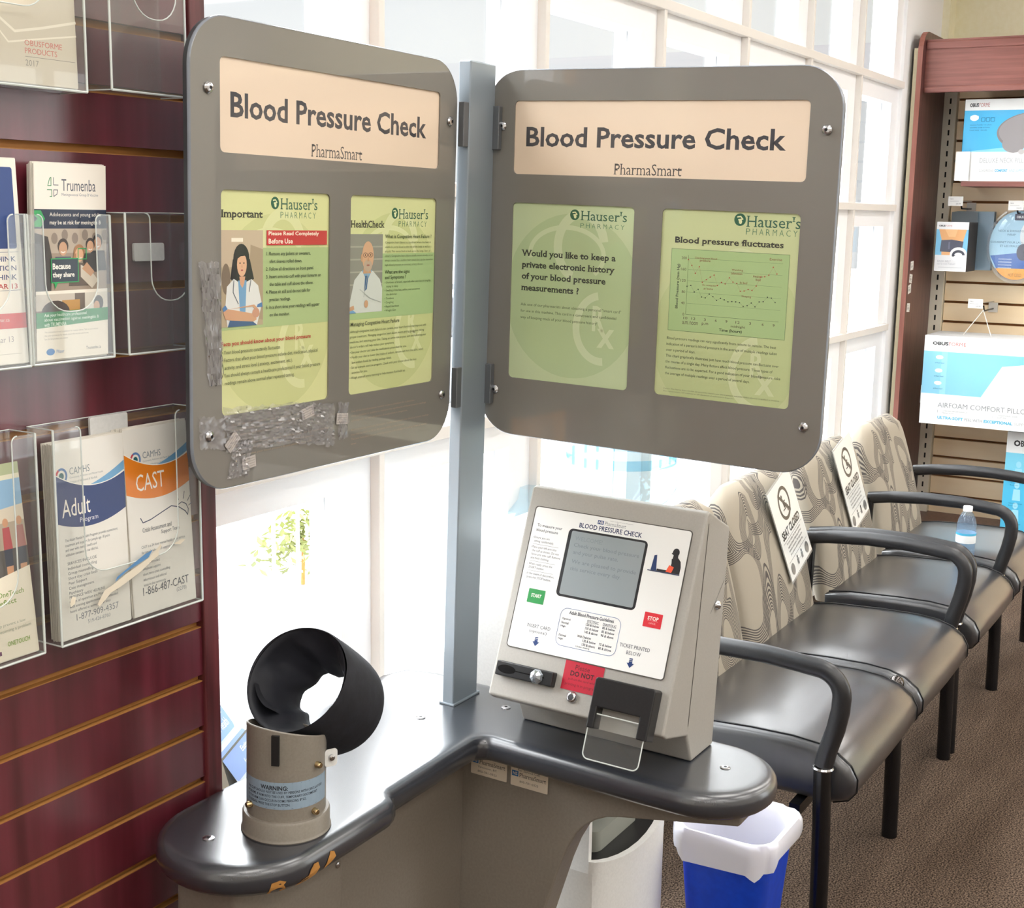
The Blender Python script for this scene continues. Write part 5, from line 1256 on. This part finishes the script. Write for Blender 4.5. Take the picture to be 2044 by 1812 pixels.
for k in range(12): s.line([(.07, .31 - k * .010), (.17, .31 - k * .010)], .003, '#a9adb0')
s.ring(.115, .13, .045, .05, .004, '#b9bdc0'); s.build('printed_side', t, T @ frame((6.82, 1.4698, 1.8), (-1, 0, 0), (0, 0, 1)))
s = Sheet(step=1.2e-4); s.rect(0, 0, .065, .135, '#f2f3f3', r=.004); s.build('price_flag', t, T @ frame((6.618, 1.492, 1.80), (0, -1, 0), (0, 0, 1)))
def f_belt(s, w, h):
    s.rect(0, 0, w, h, '#e9ebee'); s.rect(0, h * .33, w, h * .85, '#6fb6dc'); s.text('OBUS', .010, h * .905, .040, h * .94, '#2b2b2e', bold=.05); s.text('FORME', .042, h * .905, .072, h * .94, '#c98a84')
    s.poly([(.012, h * .85), (w - .008, h * .85), (w - .022, h * .62), (w - .028, h * .33), (.030, h * .33), (.028, h * .62)], '#d9a066'); s.poly([(.04, h * .85), (w - .05, h * .85), (w - .06, h * .7), (.06, h * .7)], '#e2b27c')
    s.poly([(.022, h * .40), (w - .026, h * .38), (w - .020, h * .61), (w * .5, h * .645), (.026, h * .63)], '#3a3d52'); s.poly([(.060, h * .45), (.068, h * .45), (.068, h * .60), (.060, h * .60)], '#5a5f78')
    s.poly(ell(w - .040, h * .35, .040, .034, 26), '#f2f3f4'); s.ring(w - .040, h * .335, .030, .024, .012, '#26283a', 0, 200); s.poly([(w - .072, h * .33), (w - .062, h * .30), (w - .052, h * .33)], '#26283a')
    s.text('BACK BELT', .014, h * .185, .078, h * .225, '#b9bcc4'); s.text('HOT & COLD THERAPY', .014, h * .13, .10, h * .165, '#b9bcc4'); s.line([(.02, h * .08), (w - .02, h * .08)], .002, '#c4c8cc')
t, T = carton('back belt box hanging on a hook, picture of a dark belt on a bare waist', 6.66, .20, 1.565, .150, 1.372, .235, f_belt, side='#2e2c2e')
M().prism([(1.545, 1.607), (1.420, 1.607), (1.420, 1.655), (1.450, 1.660), (1.515, 1.660), (1.545, 1.655)], 6.86, 6.862, pcol('#7d8890'), 'x').build('hang_tab', t, smooth=0, T=T)
s = Sheet(step=1.2e-4); s.text('OBUSFORME', .03, .15, .09, .162, '#c9c9c9', bold=.02)
for k in range(5): s.line([(.02, .12 - k * .012), (.12, .12 - k * .012)], .003, '#8c8a8a')
s.build('printed_top', t, T @ frame((6.662, 1.565, 1.6085), (0, -1, 0), (1, 0, 0)))
t, T = carton('slim blue-grey box hanging behind the back belt box', 6.885, .045, 1.502, .155, 1.375, .285, lambda s, w, h: s.rect(0, 0, w, h, '#8fa9bd'), side='#5b7488')
def hook(label, y, z, px, ln):
    t = thing('peg_hook', (6.965, y, z), label, 'hook')
    T = Matrix.Translation((-6.965, -y, -z))
    M().tube([(6.964, y, z), (6.964 - ln * .9, y, z), (6.964 - ln, y, z + .025)], .004, LEGM, 8).build('prong', t, T=T)
    M().box(6.955, 6.9645, y - .022, y + .022, z - .018, z + .03, pm('clear hook plate', '#cfcac0', .2)).build('hook_plate', t, smooth=0, T=T)
    s = Sheet(step=1.2e-4); s.rect(0, 0, .070, .045, '#f4f5f4'); s.text('OBUS', .008, .030, .024, .035, '#7a7d82'); s.line([(.008, .022), (.05, .022)], .0015, '#b9bcbf'); s.text('59.99', .038, .006, .060, .013, '#8a8d92')
    s.build('price_tag', t, T @ frame((6.964 - ln - .004, px, z + .012), (0, -1, 0), (0, 0, 1)))
    M().tube([(6.964, y, z + .035), (6.964 - ln, px - .035, z + .035)], .0025, STEEL, 6).build('tag_arm', t, T=T)
hook('peg hook with a price tag above the back belt box', 1.475, 1.672, 1.535, .24)
hook('peg hook with a price tag above the round blister pack', 1.215, 1.655, 1.255, .24)
hook('bare peg hook with a price tag above the long pillow box', 1.332, 1.185, 1.405, .24)
# round blister pack
t = thing('blister_pack', (6.80, 1.215, 1.345), 'round clear blister pack with a blue and orange card hanging on a hook', 'blister pack')
T = Matrix.Translation((-6.80, -1.215, -1.345))
s = Sheet(step=1.5e-4, coat=.3)
pts = ell(0, 0, .128, .165, 40); s.poly(pts, '#a9d3e8')
s.poly([(-.075, -.135)] + ell(0, 0, .128, .165, 40)[24:36] + [(.118, -.06), (.0, -.035), (-.12, -.05)], '#2b62b0')
s.poly(ell(0, 0, .126, .163, 24, 222, 318), '#f0a63c')
s.poly([(-.02, .12), (.06, .12), (.06, .158), (-.02, .15)], '#2f3350'); s.text('OBUS', -.012, .130, .02, .142, '#e8e8ec', bold=.03)
s.lines(['NECK & SHOULDER', 'WRAP', '', 'COUSSINET POUR LA NUQUE', 'ET LES EPAULES'], -.03, .075, .018, .014, '#3c5f86', align='c')
s.poly(ell(.065, .05, .055, .075, 28), '#e6ecf0'); s.poly(ell(.03, -.03, .03, .04, 20), '#3a3c50'); s.text('HOT COLD', -.03, -.148, .03, -.132, '#8a5a1c')
for k in range(4): s.line([(-.08, -.065 - k * .014), (-.02, -.065 - k * .014)], .003, '#d9e6f2')
s.build('pack_card', t, T @ frame((6.80, 1.215, 1.500), (0, -1, 0), (0, 0, 1)))
mb = M(); mb.rings([[(6.806 - d, 1.215 - x * k, 1.500 + y * k) for x, y in ell(0, 0, .134, .172, 40)] for d, k in ((0, 1.06), (.004, 1.05), (.006, 1.0), (.05, .93), (.062, .80), (.066, .5))], BLISTER); mb.build('blister', t, smooth=40, T=T)
def f_pil(s, w, h):
    s.rect(0, 0, w, h, '#eceeee'); s.rect(0, h * .345, w, h * .825, '#7cc0de'); 
    s.poly([(w * .42, h * .345), (w, h * .345), (w, h * .80), (w * .55, h * .70)], '#d8ecf4'); s.poly(ell(w * .75, h * .56, w * .22, h * .18, 36), '#eef4f6')
    s.rect(.085, h * .345, .112, h * .825, '#8ccbe6')
    s.text('OBUS', .038, h * .895, .112, h * .935, '#2b2b2e', bold=.05); s.text('FORME', .114, h * .895, .192, h * .935, '#b5554c'); s.line([(.038, h * .875), (.19, h * .875)], .0015, '#b9bcc0')
    for k, z_ in enumerate((.76, .61, .47)):
        s.poly(ell(.075, h * z_, .018, .010, 16), '#d6ecf5'); s.text('airfoam layer', .055, h * (z_ - .075), .10, h * (z_ - .055), '#1f5f80')
    s.text('AIRFOAM COMFORT PILLOW', .082, h * .195, .520, h * .252, '#8d9094')
    s.text('1', .082, h * .135, .086, h * .165, '#b9bcc0'); s.lines(['ULTRA SOFT AIRFOAM ADVANCED', 'MEMORY FOAM'], .105, h * .168, .011, .009, '#a4a8ac', wmax=.12); s.text('2', .335, h * .135, .342, h * .165, '#b9bcc0'); s.lines(['TRADITIONAL SHAPE', 'SOFT FEEL'], .36, h * .168, .011, .009, '#a4a8ac', wmax=.09)
    s.text('ULTRA-SOFT', .085, h * .063, .205, h * .098, '#5cb8d8', bold=.04); s.text('FEEL WITH', .212, h * .063, .292, h * .095, '#9a9da2'); s.text('EXCEPTIONAL', .300, h * .063, .430, h * .098, '#5cb8d8', bold=.04); s.text('SUPPORT', .437, h * .063, .52, h * .095, '#c0c3c6')
t, T = carton('long white and pale blue comfort pillow box hung above the bench', 6.50, .30, 1.545, .66, .648, .425, f_pil, side='#dfe1e2')
for y_ in (1.40, 1.27): M().tube([(6.64, y_ - .0, 1.072), (6.725, 1.332, 1.19)], .0022, pm('white cord', '#e8e6e0', .8), 6).build('hang_cord', t, T=T)
M().box(6.4985, 6.53, 1.5455, 1.5475, .745, .83, pcol('#b9bcbd')).build('carry_slot', t, smooth=0, T=T)
def f_low(s, w, h):
    s.rect(0, 0, w, h, '#4fb6dd'); s.rect(0, h * .80, w, h, '#eceeef'); s.text('O', .032, h * .865, .062, h * .925, '#2b2b2e', bold=.05); s.text('BUSFORME', .064, h * .865, .2, h * .925, '#2b2b2e', bold=.03)
    s.poly([(0, h * .55), (w, h * .62), (w, h * .8), (0, h * .8)], '#7ccde8')
    for k in range(3):
        y_ = h * (.62 - k * .20); s.poly(ell(.062, y_ + .035, .012, .016, 14), '#9cd8ee'); s.poly([(.045, y_ - .04), (.048, y_ + .015), (.078, y_ + .015), (.082, y_ - .04)], '#9cd8ee'); s.lines(['removable straps', 'fit any seat'], .03, y_ - .050, .012, .009, '#1f6f94')
t, T = carton('upright pale blue box at the right edge beside the bench', 6.60, .30, 1.150, .32, .13, .50, f_low, side='#8d9094')
